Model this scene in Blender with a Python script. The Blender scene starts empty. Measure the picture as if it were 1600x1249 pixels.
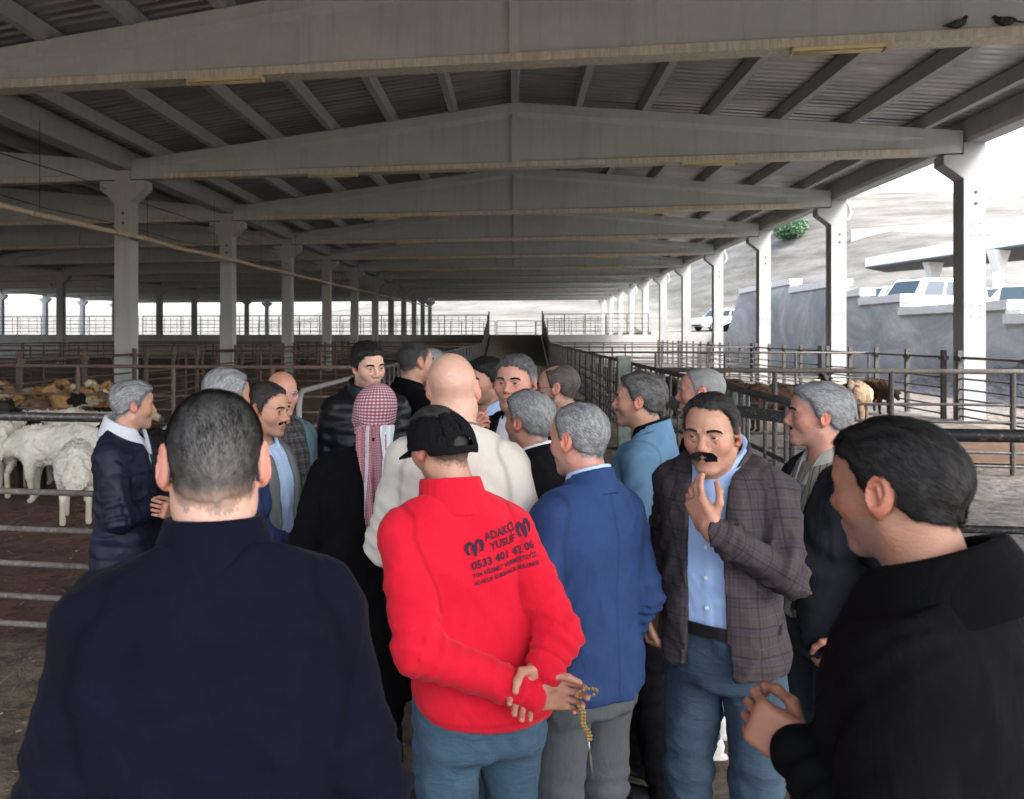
import bpy, bmesh, math, random
import numpy as np
from mathutils import Vector, Matrix
from mathutils.bvhtree import BVHTree
R = math.radians
random.seed(7)
rng = np.random.default_rng(7)
scene = bpy.context.scene
C = scene.collection

# ------------------------------------------------------------------ camera, sky, sun, exposure
F_PX, PX, PY, YAW, CAMH = 1250.0, 612.1, 523.8, 0.1535, 1.90
cam_data = bpy.data.cameras.new('camera')
cam = bpy.data.objects.new('camera', cam_data)
C.objects.link(cam)
cam.location = (0, 0, CAMH)
cam.rotation_euler = (R(90), 0, YAW)
cam_data.sensor_width = 36.0
cam_data.lens = F_PX / 1600 * 36
cam_data.shift_x = (800 - PX) / 1600
cam_data.shift_y = -(624.5 - PY) / 1600
cam_data.clip_start = 0.05
cam_data.clip_end = 3000
cam_data.dof.use_dof = True
cam_data.dof.focus_distance = 3.1
cam_data.dof.aperture_fstop = 5.6
scene.camera = cam

SUN_EL, SUN_AZ = 48.0, 128.0          # azimuth clockwise from +Y (the barn's axis)
world = bpy.data.worlds.new('World')
scene.world = world
world.use_nodes = True
wn = world.node_tree
wn.nodes.clear()
w_out = wn.nodes.new('ShaderNodeOutputWorld')
w_bg = wn.nodes.new('ShaderNodeBackground')
w_sky = wn.nodes.new('ShaderNodeTexSky')
w_sky.sky_type = 'NISHITA'
w_sky.sun_disc = False
w_sky.sun_elevation = R(SUN_EL)
w_sky.sun_rotation = R(SUN_AZ)
w_sky.air_density = 1.0
w_sky.dust_density = 4.0
w_hsv = wn.nodes.new('ShaderNodeHueSaturation')      # thin even cloud: most of the blue is gone
w_hsv.inputs['Saturation'].default_value = 0.62
wn.links.new(w_sky.outputs[0], w_hsv.inputs['Color'])
wn.links.new(w_hsv.outputs[0], w_bg.inputs[0])
w_bg.inputs[1].default_value = 0.15
wn.links.new(w_bg.outputs[0], w_out.inputs[0])

sun_data = bpy.data.lights.new('sun', 'SUN')
sun_data.energy = 1.2
sun_data.angle = R(14)
sun_data.color = (1.0, 0.985, 0.965)
sun = bpy.data.objects.new('sun', sun_data)
C.objects.link(sun)
_a = R(SUN_AZ)
_to = Vector((math.sin(_a) * math.cos(R(SUN_EL)), math.cos(_a) * math.cos(R(SUN_EL)), math.sin(R(SUN_EL))))
sun.rotation_euler = _to.to_track_quat('Z', 'Y').to_euler()

scene.view_settings.view_transform = 'Standard'
scene.view_settings.look = 'None'
scene.view_settings.gamma = 1.0
scene.view_settings.exposure = 2.7
scene.view_settings.use_curve_mapping = False
scene.render.engine = 'CYCLES'
scene.cycles.max_bounces = 8
scene.cycles.diffuse_bounces = 5
scene.cycles.use_denoising = True

CY, SY = math.cos(YAW), math.sin(YAW)
def cam_ray(px, py):
    """direction (per metre of view depth) of a photograph pixel, in world axes"""
    a = (px - PX) / F_PX
    b = (PY - py) / F_PX
    return Vector((a * CY - SY, a * SY + CY, b))
def at_depth(px, py, d):
    r = cam_ray(px, py)
    return Vector((0, 0, CAMH)) + r * d
def ground_xy(px, d):
    r = cam_ray(px, PY)
    return r.x * d, r.y * d

# ------------------------------------------------------------------ helpers
def link(o, parent=None):
    C.objects.link(o)
    if parent is not None:
        o.parent = parent
    return o
def tag(o, label=None, cat=None, group=None, kind=None):
    if label: o['label'] = label
    if cat: o['category'] = cat
    if group: o['group'] = group
    if kind: o['kind'] = kind
    return o
def empty(name, loc=(0, 0, 0), rz=0.0):
    o = bpy.data.objects.new(name, None)
    o.empty_display_size = 0.1
    C.objects.link(o)
    o.location = loc
    o.rotation_euler = (0, 0, rz)
    return o
def copy_tree(o, parent=None):
    c = o.copy()
    C.objects.link(c)
    if parent is not None: c.parent = parent
    for ch in o.children:
        copy_tree(ch, c)
    return c

class MB:
    """collects simple solids and links them as one mesh object"""
    def __init__(self):
        self.v = []; self.f = []; self.m = []; self.mi = 0
    def add(self, vs, fs):
        b = len(self.v)
        self.v.extend([tuple(p) for p in vs])
        self.f.extend([tuple(b + i for i in q) for q in fs])
        self.m.extend([self.mi] * len(fs))
        return self
    def box(self, x0, x1, y0, y1, z0, z1):
        return self.add([(x0,y0,z0),(x1,y0,z0),(x1,y1,z0),(x0,y1,z0),(x0,y0,z1),(x1,y0,z1),(x1,y1,z1),(x0,y1,z1)],
                        [(0,3,2,1),(4,5,6,7),(0,1,5,4),(1,2,6,5),(2,3,7,6),(3,0,4,7)])
    def prism(self, poly, axis, a, b):
        """poly: 2D points; extruded along axis 0/1/2 from a to b"""
        n = len(poly)
        def mk(p, t):
            if axis == 0: return (t, p[0], p[1])
            if axis == 1: return (p[0], t, p[1])
            return (p[0], p[1], t)
        vs = [mk(p, a) for p in poly] + [mk(p, b) for p in poly]
        fs = [tuple(range(n - 1, -1, -1)), tuple(range(n, 2 * n))]
        for i in range(n):
            j = (i + 1) % n
            fs.append((i, j, n + j, n + i))
        return self.add(vs, fs)
    def tube(self, pts, r, n=8, cap=True):
        pts = [Vector(p) for p in pts]
        rs = r if isinstance(r, (list, tuple)) else [r] * len(pts)
        rings = []
        up = None
        for i, p in enumerate(pts):
            t = (pts[min(i + 1, len(pts) - 1)] - pts[max(i - 1, 0)]).normalized()
            if up is None:
                up = Vector((0, 0, 1)) if abs(t.z) < 0.9 else Vector((1, 0, 0))
            s = t.cross(up).normalized()
            u = s.cross(t).normalized()
            up = u
            rings.append([p + (s * math.cos(2 * math.pi * k / n) + u * math.sin(2 * math.pi * k / n)) * rs[i] for k in range(n)])
        vs = [q for ring in rings for q in ring]
        fs = []
        for i in range(len(pts) - 1):
            for k in range(n):
                k2 = (k + 1) % n
                fs.append((i * n + k, i * n + k2, (i + 1) * n + k2, (i + 1) * n + k))
        if cap:
            fs.append(tuple(range(n - 1, -1, -1)))
            fs.append(tuple(range((len(pts) - 1) * n, len(pts) * n)))
        return self.add(vs, fs)
    def mesh(self, name, mats, smooth=False, fix=True):
        me = bpy.data.meshes.new(name)
        me.from_pydata(self.v, [], self.f)
        for m in (mats if isinstance(mats, (list, tuple)) else [mats]):
            me.materials.append(m)
        if self.mi: me.polygons.foreach_set('material_index', self.m)
        if smooth: me.polygons.foreach_set('use_smooth', [True] * len(me.polygons))
        if fix:
            bm = bmesh.new(); bm.from_mesh(me)
            bmesh.ops.recalc_face_normals(bm, faces=bm.faces)
            bm.to_mesh(me); bm.free()
        me.update()
        return me
    def build(self, name, mats, parent=None, smooth=False, loc=None, bevel=0):
        o = bpy.data.objects.new(name, self.mesh(name, mats, smooth))
        link(o, parent)
        if loc is not None: o.location = loc
        if bevel:
            b = o.modifiers.new('bevel', 'BEVEL'); b.width = bevel; b.segments = 2; b.limit_method = 'ANGLE'
        return o
def place(name, me, parent=None, loc=(0, 0, 0), rz=0.0):
    o = bpy.data.objects.new(name, me)
    link(o, parent)
    o.location = loc
    o.rotation_euler = (0, 0, rz)
    return o

# ------------------------------------------------------------------ materials
class NT:
    def __init__(self, name):
        self.mat = bpy.data.materials.new(name)
        self.mat.use_nodes = True
        self.t = self.mat.node_tree
        self.p = self.t.nodes['Principled BSDF']
        self.tc = self.t.nodes.new('ShaderNodeTexCoord')
    def n(self, kind, **kw):
        nd = self.t.nodes.new('ShaderNode' + kind)
        for k, v in kw.items(): setattr(nd, k, v)
        return nd
    def l(self, a, b): self.t.links.new(a, b)
    def coord(self, space='Object', scale=(1, 1, 1)):
        mp = self.n('Mapping')
        mp.inputs['Scale'].default_value = scale
        self.l(self.tc.outputs[space], mp.inputs['Vector'])
        return mp.outputs[0]
    def noise(self, vec, scale, detail=4, rough=0.6, dist=0.0):
        nd = self.n('TexNoise')
        nd.inputs['Scale'].default_value = scale; nd.inputs['Detail'].default_value = detail
        nd.inputs['Roughness'].default_value = rough; nd.inputs['Distortion'].default_value = dist
        self.l(vec, nd.inputs['Vector'])
        return nd.outputs['Fac']
    def ramp(self, fac, stops):
        nd = self.n('ValToRGB')
        e = nd.color_ramp.elements
        while len(e) < len(stops): e.new(0.5)
        for i, (pos, col) in enumerate(stops):
            e[i].position = pos
            e[i].color = (*col, 1) if len(col) == 3 else col
        self.l(fac, nd.inputs[0])
        return nd.outputs[0]
    def mix(self, fac, a, b, mode='MIX'):
        nd = self.n('Mix', data_type='RGBA', blend_type=mode)
        for s, v in ((0, fac), (6, a), (7, b)):
            if isinstance(v, (int, float)): nd.inputs[s].default_value = v
            elif isinstance(v, tuple): nd.inputs[s].default_value = (*v, 1) if len(v) == 3 else v
            else: self.l(v, nd.inputs[s])
        return nd.outputs[2]
    def math(self, op, a, b=0.0):
        nd = self.n('Math', operation=op)
        for i, v in enumerate((a, b)):
            if isinstance(v, (int, float)): nd.inputs[i].default_value = v
            else: self.l(v, nd.inputs[i])
        return nd.outputs[0]
    def bump(self, h, strength=0.3, dist=0.01):
        nd = self.n('Bump')
        nd.inputs['Strength'].default_value = strength; nd.inputs['Distance'].default_value = dist
        self.l(h, nd.inputs['Height']); self.l(nd.outputs[0], self.p.inputs['Normal'])
        return nd
    def set(self, col=None, rough=None, metal=None, spec=None):
        for key, v in (('Base Color', col), ('Roughness', rough), ('Metallic', metal), ('Specular IOR Level', spec)):
            if v is None: continue
            if isinstance(v, tuple): self.p.inputs[key].default_value = (*v, 1) if len(v) == 3 else v
            elif isinstance(v, (int, float)): self.p.inputs[key].default_value = v
            else: self.l(v, self.p.inputs[key])
        return self.mat
M = {}
def noisy(name, c1, c2, scale=6, rough=0.8, bump=0.2, bscale=None, metal=0.0, bdist=0.004, space='Object', aniso=(1, 1, 1), spec=None):
    t = NT(name)
    v = t.coord(space, aniso)
    f = t.noise(v, scale, 6, 0.65)
    col = t.ramp(f, [(0.28, c1), (0.72, c2)])
    if bump:
        t.bump(t.noise(v, bscale or scale * 6, 5, 0.7), bump, bdist)
    M[name] = t.set(col, rough, metal, spec)
    return M[name]

def concrete(name, c1, c2, streak=0.35, drop=False):
    t = NT(name)
    v = t.coord()
    big = t.noise(v, 0.55, 5, 0.6)
    fine = t.noise(v, 9, 6, 0.7)
    col = t.ramp(big, [(0.3, c1), (0.7, c2)])
    col = t.mix(t.math('MULTIPLY', fine, 0.35), col, tuple(x * 0.62 for x in c1))
    st = t.noise(t.coord(scale=(5.0, 5.0, 0.25)), 1.0, 5, 0.7)
    stf = t.ramp(st, [(0.52, (0, 0, 0)), (0.75, (1, 1, 1))])
    col = t.mix(t.math('MULTIPLY', stf, streak), col, tuple(x * 0.45 for x in c1))
    if drop:      # the flange edge is caked with pale bird droppings running down in streaks
        sp = t.noise(t.coord(scale=(14, 14, 1.5)), 1.0, 4, 0.8)
        sf = t.ramp(sp, [(0.42, (0, 0, 0)), (0.58, (1, 1, 1))])
        col = t.mix(t.math('MULTIPLY', sf, 0.75), col, (0.62, 0.585, 0.47))
    t.bump(fine, 0.25, 0.004)
    M[name] = t.set(col, 0.88)
    return M[name]
concrete('concrete', (0.405, 0.445, 0.432), (0.50, 0.545, 0.53))
concrete('concrete_droppings', (0.42, 0.40, 0.345), (0.50, 0.485, 0.42), 0.2, True)
concrete('concrete_column', (0.38, 0.385, 0.378), (0.48, 0.485, 0.478), 0.3)
concrete('concrete_purlin', (0.315, 0.338, 0.33), (0.40, 0.428, 0.418), 0.2)
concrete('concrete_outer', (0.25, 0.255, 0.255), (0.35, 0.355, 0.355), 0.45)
concrete('concrete_plain', (0.30, 0.30, 0.29), (0.42, 0.42, 0.40), 0.3)

t = NT('roof_steel'); v = t.coord()
f = t.noise(t.coord(scale=(0.4, 2.0, 1)), 1.2, 4, 0.6)
t.bump(t.noise(v, 3, 3, .5), 0.08, 0.01)
M['roof_steel'] = t.set(t.ramp(f, [(0.3, (0.26, 0.265, 0.275)), (0.7, (0.40, 0.41, 0.425))]), 0.34, 0.7)

def rusty(name, paint1, paint2, rust, amount, rough=0.55):
    t = NT(name); v = t.coord('Generated') if False else t.coord()
    f = t.noise(v, 3.0, 6, 0.75, 0.4); g = t.noise(v, 22, 5, 0.7)
    col = t.ramp(g, [(0.3, paint1), (0.7, paint2)])
    m_ = t.ramp(f, [(amount - 0.08, (1, 1, 1)), (amount + 0.08, (0, 0, 0))])
    col = t.mix(m_, col, rust)
    dust = t.ramp(t.noise(v, 45, 3, .6), [(0.56, (0, 0, 0)), (0.68, (1, 1, 1))])
    col = t.mix(t.math('MULTIPLY', dust, 0.35), col, (0.36, 0.33, 0.29))
    t.bump(g, 0.25, 0.002)
    M[name] = t.set(col, rough, 0.1)
    return M[name]
rusty('pipe_rust', (0.075, 0.05, 0.04), (0.14, 0.098, 0.08), (0.11, 0.052, 0.033), 0.44, 0.75)
rusty('pipe_dark', (0.032, 0.029, 0.028), (0.075, 0.066, 0.061), (0.10, 0.062, 0.044), 0.38, 0.6)
rusty('pipe_black', (0.016, 0.016, 0.018), (0.045, 0.043, 0.042), (0.12, 0.09, 0.07), 0.30, 0.42)
rusty('pipe_muddy', (0.095, 0.085, 0.076), (0.165, 0.15, 0.136), (0.075, 0.052, 0.04), 0.42, 0.75)
rusty('pipe_water', (0.50, 0.40, 0.29), (0.62, 0.52, 0.40), (0.30, 0.17, 0.09), 0.38, 0.7)
rusty('pipe_galvanised', (0.15, 0.145, 0.14), (0.25, 0.24, 0.23), (0.14, 0.10, 0.075), 0.30, 0.5)
noisy('lamp_yellowed', (0.46, 0.39, 0.22), (0.60, 0.52, 0.32), 8, 0.5, 0.1)
noisy('black_plastic', (0.012, 0.012, 0.013), (0.03, 0.03, 0.03), 20, 0.4, 0.1)
noisy('wood_board', (0.10, 0.065, 0.045), (0.19, 0.13, 0.09), 4, 0.85, 0.4, aniso=(1, 6, 6))
noisy('grey_tank', (0.12, 0.14, 0.145), (0.22, 0.25, 0.25), 5, 0.6, 0.2)
noisy('post_green', (0.16, 0.20, 0.18), (0.27, 0.30, 0.27), 7, 0.8, 0.2)
noisy('ramp_dirt', (0.26, 0.20, 0.155), (0.36, 0.29, 0.23), 2.5, 0.95, 0.5)
noisy('white_coping', (0.62, 0.61, 0.58), (0.78, 0.77, 0.74), 3, 0.8, 0.2)
noisy('asphalt', (0.20, 0.195, 0.185), (0.30, 0.29, 0.275), 2, 0.9, 0.2)
noisy('roof_white', (0.66, 0.66, 0.65), (0.78, 0.78, 0.77), 3, 0.6, 0.1)
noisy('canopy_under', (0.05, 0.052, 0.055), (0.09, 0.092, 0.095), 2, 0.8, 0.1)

# mud: trampled, damp, darker and redder in the left pens, paler and strewn with straw on the right
t = NT('mud'); v = t.coord()
n1 = t.noise(v, 0.6, 6, 0.65, 0.5); n2 = t.noise(v, 5.0, 7, 0.7, 0.3); n3 = t.noise(v, 28, 5, 0.75)
base = t.ramp(n2, [(0.28, (0.05, 0.032, 0.019)), (0.5, (0.14, 0.096, 0.060)), (0.72, (0.26, 0.19, 0.125))])
sepx = t.n('SeparateXYZ'); t.l(v, sepx.inputs[0])
warp = t.math('ADD', sepx.outputs[0], t.math('MULTIPLY', n1, 2.0))
left = t.ramp(t.math('ADD', t.math('MULTIPLY', warp, -0.18), 0.35), [(0.45, (0, 0, 0)), (0.75, (1, 1, 1))])
inpen = t.ramp(t.math('MULTIPLY', sepx.outputs[1], 0.1), [(0.44, (0, 0, 0)), (0.47, (1, 1, 1))])
red = t.ramp(n2, [(0.3, (0.065, 0.028, 0.017)), (0.7, (0.19, 0.088, 0.054))])
base = t.mix(t.math('MULTIPLY', left, inpen), base, red)
right = t.ramp(t.math('ADD', t.math('MULTIPLY', warp, 0.12), 0.1), [(0.45, (0, 0, 0)), (0.75, (1, 1, 1))])
pale = t.ramp(n2, [(0.3, (0.040, 0.032, 0.026)), (0.60, (0.21, 0.182, 0.158))])
base = t.mix(t.math('MULTIPLY', right, inpen), base, pale)
speck = t.ramp(n3, [(0.66, (0, 0, 0)), (0.74, (1, 1, 1))])
base = t.mix(t.math('MULTIPLY', speck, 0.7), base, (0.42, 0.37, 0.28))
hoof = t.n('TexVoronoi'); hoof.inputs['Scale'].default_value = 5.5; t.l(v, hoof.inputs['Vector'])
hf = t.ramp(hoof.outputs['Distance'], [(0.16, (1, 1, 1)), (0.30, (0, 0, 0))])
base = t.mix(t.math('MULTIPLY', t.math('MULTIPLY', hf, n1), 1.4), base, (0.03, 0.022, 0.017))
dark = t.ramp(t.noise(v, 17, 4, .6), [(0.32, (1, 1, 1)), (0.42, (0, 0, 0))])
base = t.mix(t.math('MULTIPLY', dark, 0.8), base, (0.04, 0.028, 0.02))
hgt = t.math('ADD', t.math('MULTIPLY', n2, 1.0), t.math('MULTIPLY', n3, 0.35))
t.bump(hgt, 1.0, 0.09)
rg = t.ramp(n1, [(0.35, (0.55, 0.55, 0.55)), (0.6, (0.95, 0.95, 0.95))])
M['mud'] = t.set(base, rg)

t = NT('retaining_wall'); v = t.coord()
big = t.noise(t.coord(scale=(1, 0.35, 0.6)), 0.55, 6, 0.7, 1.2)
col = t.ramp(big, [(0.30, (0.27, 0.285, 0.295)), (0.48, (0.42, 0.435, 0.445)), (0.66, (0.66, 0.675, 0.68))])
sx = t.n('SeparateXYZ'); t.l(v, sx.inputs[0])
col = t.mix(t.math('MULTIPLY', t.noise(v, 7, 6, .7), 0.4), col, (0.10, 0.11, 0.12))
t.bump(t.noise(v, 12, 5, .7), 0.35, 0.02)
M['retaining_wall'] = t.set(col, 0.9)
noisy('rubble', (0.07, 0.072, 0.075), (0.20, 0.20, 0.20), 7, 0.95, 1.0, 9, bdist=0.12)
t = NT('hillside'); v = t.coord()
a_ = t.noise(t.coord(scale=(0.3, 0.3, 2.5)), 0.35, 6, 0.7); b_ = t.noise(v, 1.1, 6, 0.75)
col = t.ramp(a_, [(0.36, (0.062, 0.057, 0.045)), (0.62, (0.14, 0.132, 0.118))])
col = t.mix(t.ramp(b_, [(0.55, (0, 0, 0)), (0.68, (0.7, 0.7, 0.7))]), col, (0.10, 0.115, 0.07))
t.bump(b_, 0.6, 0.3)
M['hillside'] = t.set(col, 0.95)
noisy('leaf_green', (0.035, 0.085, 0.04), (0.075, 0.15, 0.07), 3, 0.7, 0)
noisy('bark', (0.08, 0.06, 0.045), (0.14, 0.11, 0.085), 6, 0.9, 0.5)
# ------------------------------------------------------------------ ground
def ground_height(x, y):
    return 0.0
def axis(*parts):
    return np.unique(np.round(np.concatenate([np.arange(a, b, st) for a, b, st in parts]), 4))
xs = axis((-400, -60, 40), (-60, -12, 4), (-12, 11, 0.07), (11, 14.9, 0.8)); xs = np.append(xs, 14.9)
ys = axis((-150, 0, 15), (0, 0.6, .2), (0.6, 14, 0.07), (14, 40, 1.0), (40, 270, 15))
gx, gy = np.meshgrid(xs, ys)
_r = np.random.default_rng(2)
def relief(x, y):
    z = 0
    for sc, amp in ((0.9, .016), (2.3, .012), (5.5, .009)):
        a_ = _r.random(6) * 6.28
        z = z + amp * (np.sin(x * sc * 2.1 + a_[0] + 1.3 * np.sin(y * sc * 1.7 + a_[1])) * np.sin(y * sc * 2.3 + a_[2] + 1.1 * np.sin(x * sc * 1.9 + a_[3])))
    return z
gz = (relief(gx, gy) + _r.standard_normal(gx.shape) * .004) * ((gx > -12) & (gx < 11) & (gy > .3) & (gy < 14)) - .012
nx = len(xs)
ii, jj = np.meshgrid(np.arange(nx - 1), np.arange(len(ys) - 1))
q0 = (jj * nx + ii).ravel()
gq = np.stack([q0, q0 + 1, q0 + nx + 1, q0 + nx], 1)
gme = bpy.data.meshes.new('ground')
gme.from_pydata(np.stack([gx.ravel(), gy.ravel(), gz.ravel()], 1).tolist(), [], gq.tolist())
gme.polygons.foreach_set('use_smooth', [True] * len(gme.polygons)); gme.materials.append(M['mud'])
o = link(bpy.data.objects.new('ground', gme)); tag(o, kind='structure')

# ------------------------------------------------------------------ the barn
FY = lambda k: 12.1 + 7.5 * (k - 1)
K0, K1 = -1, 12
COLX = (-50.15, -30.1, -10.05, 10.0)
SPANS = [(-40.12, 0), (-20.07, 1), (-0.02, 2)]
ZB, ZG = 5.89, 5.93
SLOPE = 0.108
ZEND = 6.42
barn = empty('livestock_barn')
tag(barn, 'long open-sided concrete barn with gabled girders and corrugated steel roof over the pens', 'barn')

def column_mesh(left, right):
    a = 0.22
    poly = [(-a, 0), (a, 0)]
    if right: poly += [(a, 5.36), (0.62, 5.68), (0.62, ZB), (a, ZB)]
    poly += [(a, 6.16), (-a, 6.16)]
    if left: poly += [(-a, ZB), (-0.62, ZB), (-0.62, 5.68), (-a, 5.36)]
    m_ = MB().prism(poly, 1, -a, a)
    return m_
cm_in = column_mesh(True, True).mesh('column', M['concrete_column'])
mb_ = column_mesh(True, False)
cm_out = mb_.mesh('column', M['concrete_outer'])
hole_me = MB().prism([(0.035 * math.cos(i * math.pi / 4), 0.035 * math.sin(i * math.pi / 4)) for i in range(8)], 1, -0.006, 0.0).mesh('bolt_hole', M['black_plastic'])
for xi, X in enumerate(COLX):
    for k in range(K0, K1 + 1):
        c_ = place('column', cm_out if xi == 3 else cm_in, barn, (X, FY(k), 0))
        if xi >= 2 and 1 < k < 6:
            place('bolt_hole', hole_me, c_, (0.02, -0.221, 5.05))
            place('bolt_hole', hole_me, c_, (0.02, -0.221, 4.8))
            if xi == 3:
                for zz in (4.35, 4.1, 2.55, 2.3):
                    for xx in (-0.08, 0.1):
                        h_ = place('bolt_hole', hole_me, c_, (xx, -0.221, zz)); h_.scale = (0.35, 1, 0.35)

def girder_mesh():
    L = 9.8
    top = lambda x: ZEND + SLOPE * (L - abs(x))
    m_ = MB()
    # web
    m_.prism([(-L + .05, ZG + .1), (L - .05, ZG + .1), (L - .05, top(L) - .05), (0, top(0) - .05), (-L + .05, top(L) - .05)], 1, -0.085, 0.085)
    # top flange, chamfered into the web
    for s in (-1, 1):
        xs = [s * L, 0]
        prof = [(-0.19, 0.0), (-0.19, -0.22), (-0.083, -0.33), (0.083, -0.33), (0.19, -0.22), (0.19, 0.0)]
        vs = []
        for x in xs:
            for (y, dz) in prof: vs.append((x, y, top(x) + dz))
        n = len(prof)
        m_.add(vs, [tuple(range(n)), tuple(range(n, 2 * n))] + [(i, (i + 1) % n, n + (i + 1) % n, n + i) for i in range(n)])
        # solid end block
        x0, x1, x2 = s * L, s * (L - .75), s * (L - 1.6)
        m_.add([(x0, -.19, ZG), (x0, .19, ZG), (x0, .19, top(x0) - .2), (x0, -.19, top(x0) - .2),
                (x1, -.188, ZG + .002), (x1, .188, ZG + .002), (x1, .188, top(x1) - .2), (x1, -.188, top(x1) - .2),
                (x2, -.086, ZG + .1), (x2, .086, ZG + .1), (x2, .086, top(x2) - .2), (x2, -.086, top(x2) - .2)],
               [(0, 1, 2, 3), (0, 4, 5, 1), (1, 5, 6, 2), (3, 2, 6, 7), (0, 3, 7, 4), (4, 8, 9, 5), (5, 9, 10, 6), (7, 6, 10, 11), (4, 7, 11, 8), (8, 11, 10, 9)])
    # ridge rib
    m_.box(-0.07, 0.07, -0.172, 0.172, ZG + 0.1, top(0) - 0.2)
    # bottom flange
    m_.mi = 1
    m_.prism([(-0.175, ZG), (0.175, ZG), (0.175, ZG + 0.13), (0.1, ZG + 0.16), (-0.1, ZG + 0.16), (-0.175, ZG + 0.13)], 0, -L + .8, L - .8)
    return m_.mesh('girder', [M['concrete'], M['concrete_droppings']])
gm = girder_mesh()
for X, si in SPANS:
    for k in range(K0, K1 + 1):
        place('girder', gm, barn, (X, FY(k), 0))

PUR = [i * 1.51 for i in range(-6, 7)]
def ztop(x): return ZEND + SLOPE * (9.8 - abs(x))
pm = MB().prism([(-0.075, 0), (0.075, 0), (0.11, 0.27), (-0.11, 0.27)], 1, 0.0, 7.5).mesh('purlin', M['concrete_purlin'])
pm_long = MB().prism([(-0.075, 0), (0.075, 0), (0.11, 0.27), (-0.11, 0.27)], 1, FY(K0), FY(K1)).mesh('purlin', M['concrete_purlin'])
for X, si in SPANS:
    for x in PUR:
        if si == 2:
            for k in range(K0, K1):
                place('purlin', pm, barn, (X + x, FY(k), ztop(x) - 0.01))
        else:
            place('purlin', pm_long, barn, (X + x, 0, ztop(x) - 0.01))
def sheet_mesh(s, length):
    prof = []
    n = int(round(length / 0.25))
    for i in range(n):
        y = i * 0.25
        prof += [(y, 0.0), (y + 0.13, 0.0), (y + 0.16, 0.045), (y + 0.22, 0.045)]
    prof.append((length, 0.0))
    m_ = MB()
    vs = []; fs = []
    for xx in (0.0, 10.03):
        for (y, z) in prof:
            vs.append((s * xx, y, ztop(0) + 0.262 - SLOPE * xx + z))
    n = len(prof)
    fs = [(i, i + 1, n + i + 1, n + i) for i in range(n - 1)]
    m_.add(vs, fs)
    return m_.mesh('roof_sheet', M['roof_steel'], fix=False)
sm = {-1: sheet_mesh(-1, 7.5), 1: sheet_mesh(1, 7.5)}
for X, si in SPANS:
    for k in range(K0, K1):
        for s in (-1, 1):
            place('roof_sheet', sm[s], barn, (X, FY(k), 0))
gut = MB().prism([(-0.20, 6.16), (0.20, 6.16), (0.26, 6.24), (0.26, 6.66), (-0.26, 6.66), (-0.26, 6.24)], 1, 0.012, 7.488).mesh('gutter_beam', M['concrete_purlin'])
for xi, X in enumerate(COLX):
    for k in range(K0, K1):
        place('gutter_beam', gut, barn, (X + (0.08 if xi == 3 else 0), FY(k), 0))
# rain pipes: short elbows high on every second outer column
el = MB().tube([(0.30, 0, 6.1), (0.38, 0, 5.95), (0.42, 0, 5.75), (0.36, 0, 5.55), (0.24, 0, 5.45)], 0.05, 8).mesh('rain_pipe', M['concrete_plain'], True)
for k in (3, 5, 7, 9, 11):
    place('rain_pipe', el, barn, (10.0, FY(k), 0))

# tube lamps, unlit and yellowed, under the girders
def tube_lamp(X, k, label, group=None):
    r = empty('tube_lamp', (X, FY(k) - 0.1, ZG - 0.005))
    tag(r, label, 'lamp', group)
    MB().prism([(-0.07, -0.05), (0.07, -0.05), (0.09, -0.01), (0.09, 0.0), (-0.09, 0.0), (-0.09, -0.01)], 0, -0.6, 0.6).build('housing', M['lamp_yellowed'], r)
    for s in (-1, 1):
        MB().tube([(-0.57, s * 0.035, -0.07), (0.57, s * 0.035, -0.07)], 0.014, 8).build('tube', M['lamp_yellowed'], r, True)
        MB().box(s * 0.6 if s > 0 else -0.62, 0.62 if s > 0 else -0.6, -0.072, 0.072, -0.09, -0.002).build('end_cap', M['lamp_yellowed'], r)
ordn = {1: 'nearest', 2: 'second', 3: 'third', 4: 'fourth', 5: 'fifth', 6: 'sixth'}
for k in range(1, 7):
    for X, side in ((-4.5, 'left'), (4.45, 'right')):
        tube_lamp(X, k, f'yellowed unlit tube lamp under the {ordn[k]} girder, {side} of the ridge', 'tube lamps under the girders')

# old water main slung beside the left row of columns, wires and cables
pipe = MB()
pp = []
for i in range(40):
    y = -2 + i * 2.4
    pp.append((-9.62 + 0.03 * math.sin(i * 1.7), y, 4.22 + 0.0098 * y + 0.02 * math.sin(i * 2.3)))
pr = empty('water_main', (0, 0, 0)); tag(pr, 'long rusty tan water pipe slung along the left row of columns', 'pipe')
MB().tube(pp, 0.062, 10).build('pipe_run', M['pipe_water'], pr, True)
for i in range(3, 39, 2):
    a = Vector(pp[i])
    MB().tube([a + Vector((0, -0.05, 0)), a + Vector((0, 0.05, 0))], 0.074, 10).build('coupling', M['pipe_water'], pr, True)
for i in range(3, 30, 2):
    a = Vector(pp[i])
    MB().tube([a + Vector((0, 0.3, 0.05)), (a.x, a.y + 0.3, 6.3)], 0.007, 5).build('hanger_wire', M['black_plastic'], pr)
for z0, z1, X, lab in ((5.35, 6.0, -13.2, 'thin black cable strung under the neighbouring roof, upper left'),
                      (5.75, 5.7, -10.5, 'thin black cable running beside the left gutter beam')):
    pts = [(X, 3 + i * 3.0, z0 + (z1 - z0) * i / 16 - 0.10 * math.sin(i * math.pi / 2.5) ** 2) for i in range(17)]
    o = MB().tube(pts, 0.012, 5).build('cable', M['black_plastic']); tag(o, lab, 'cable')

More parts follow.
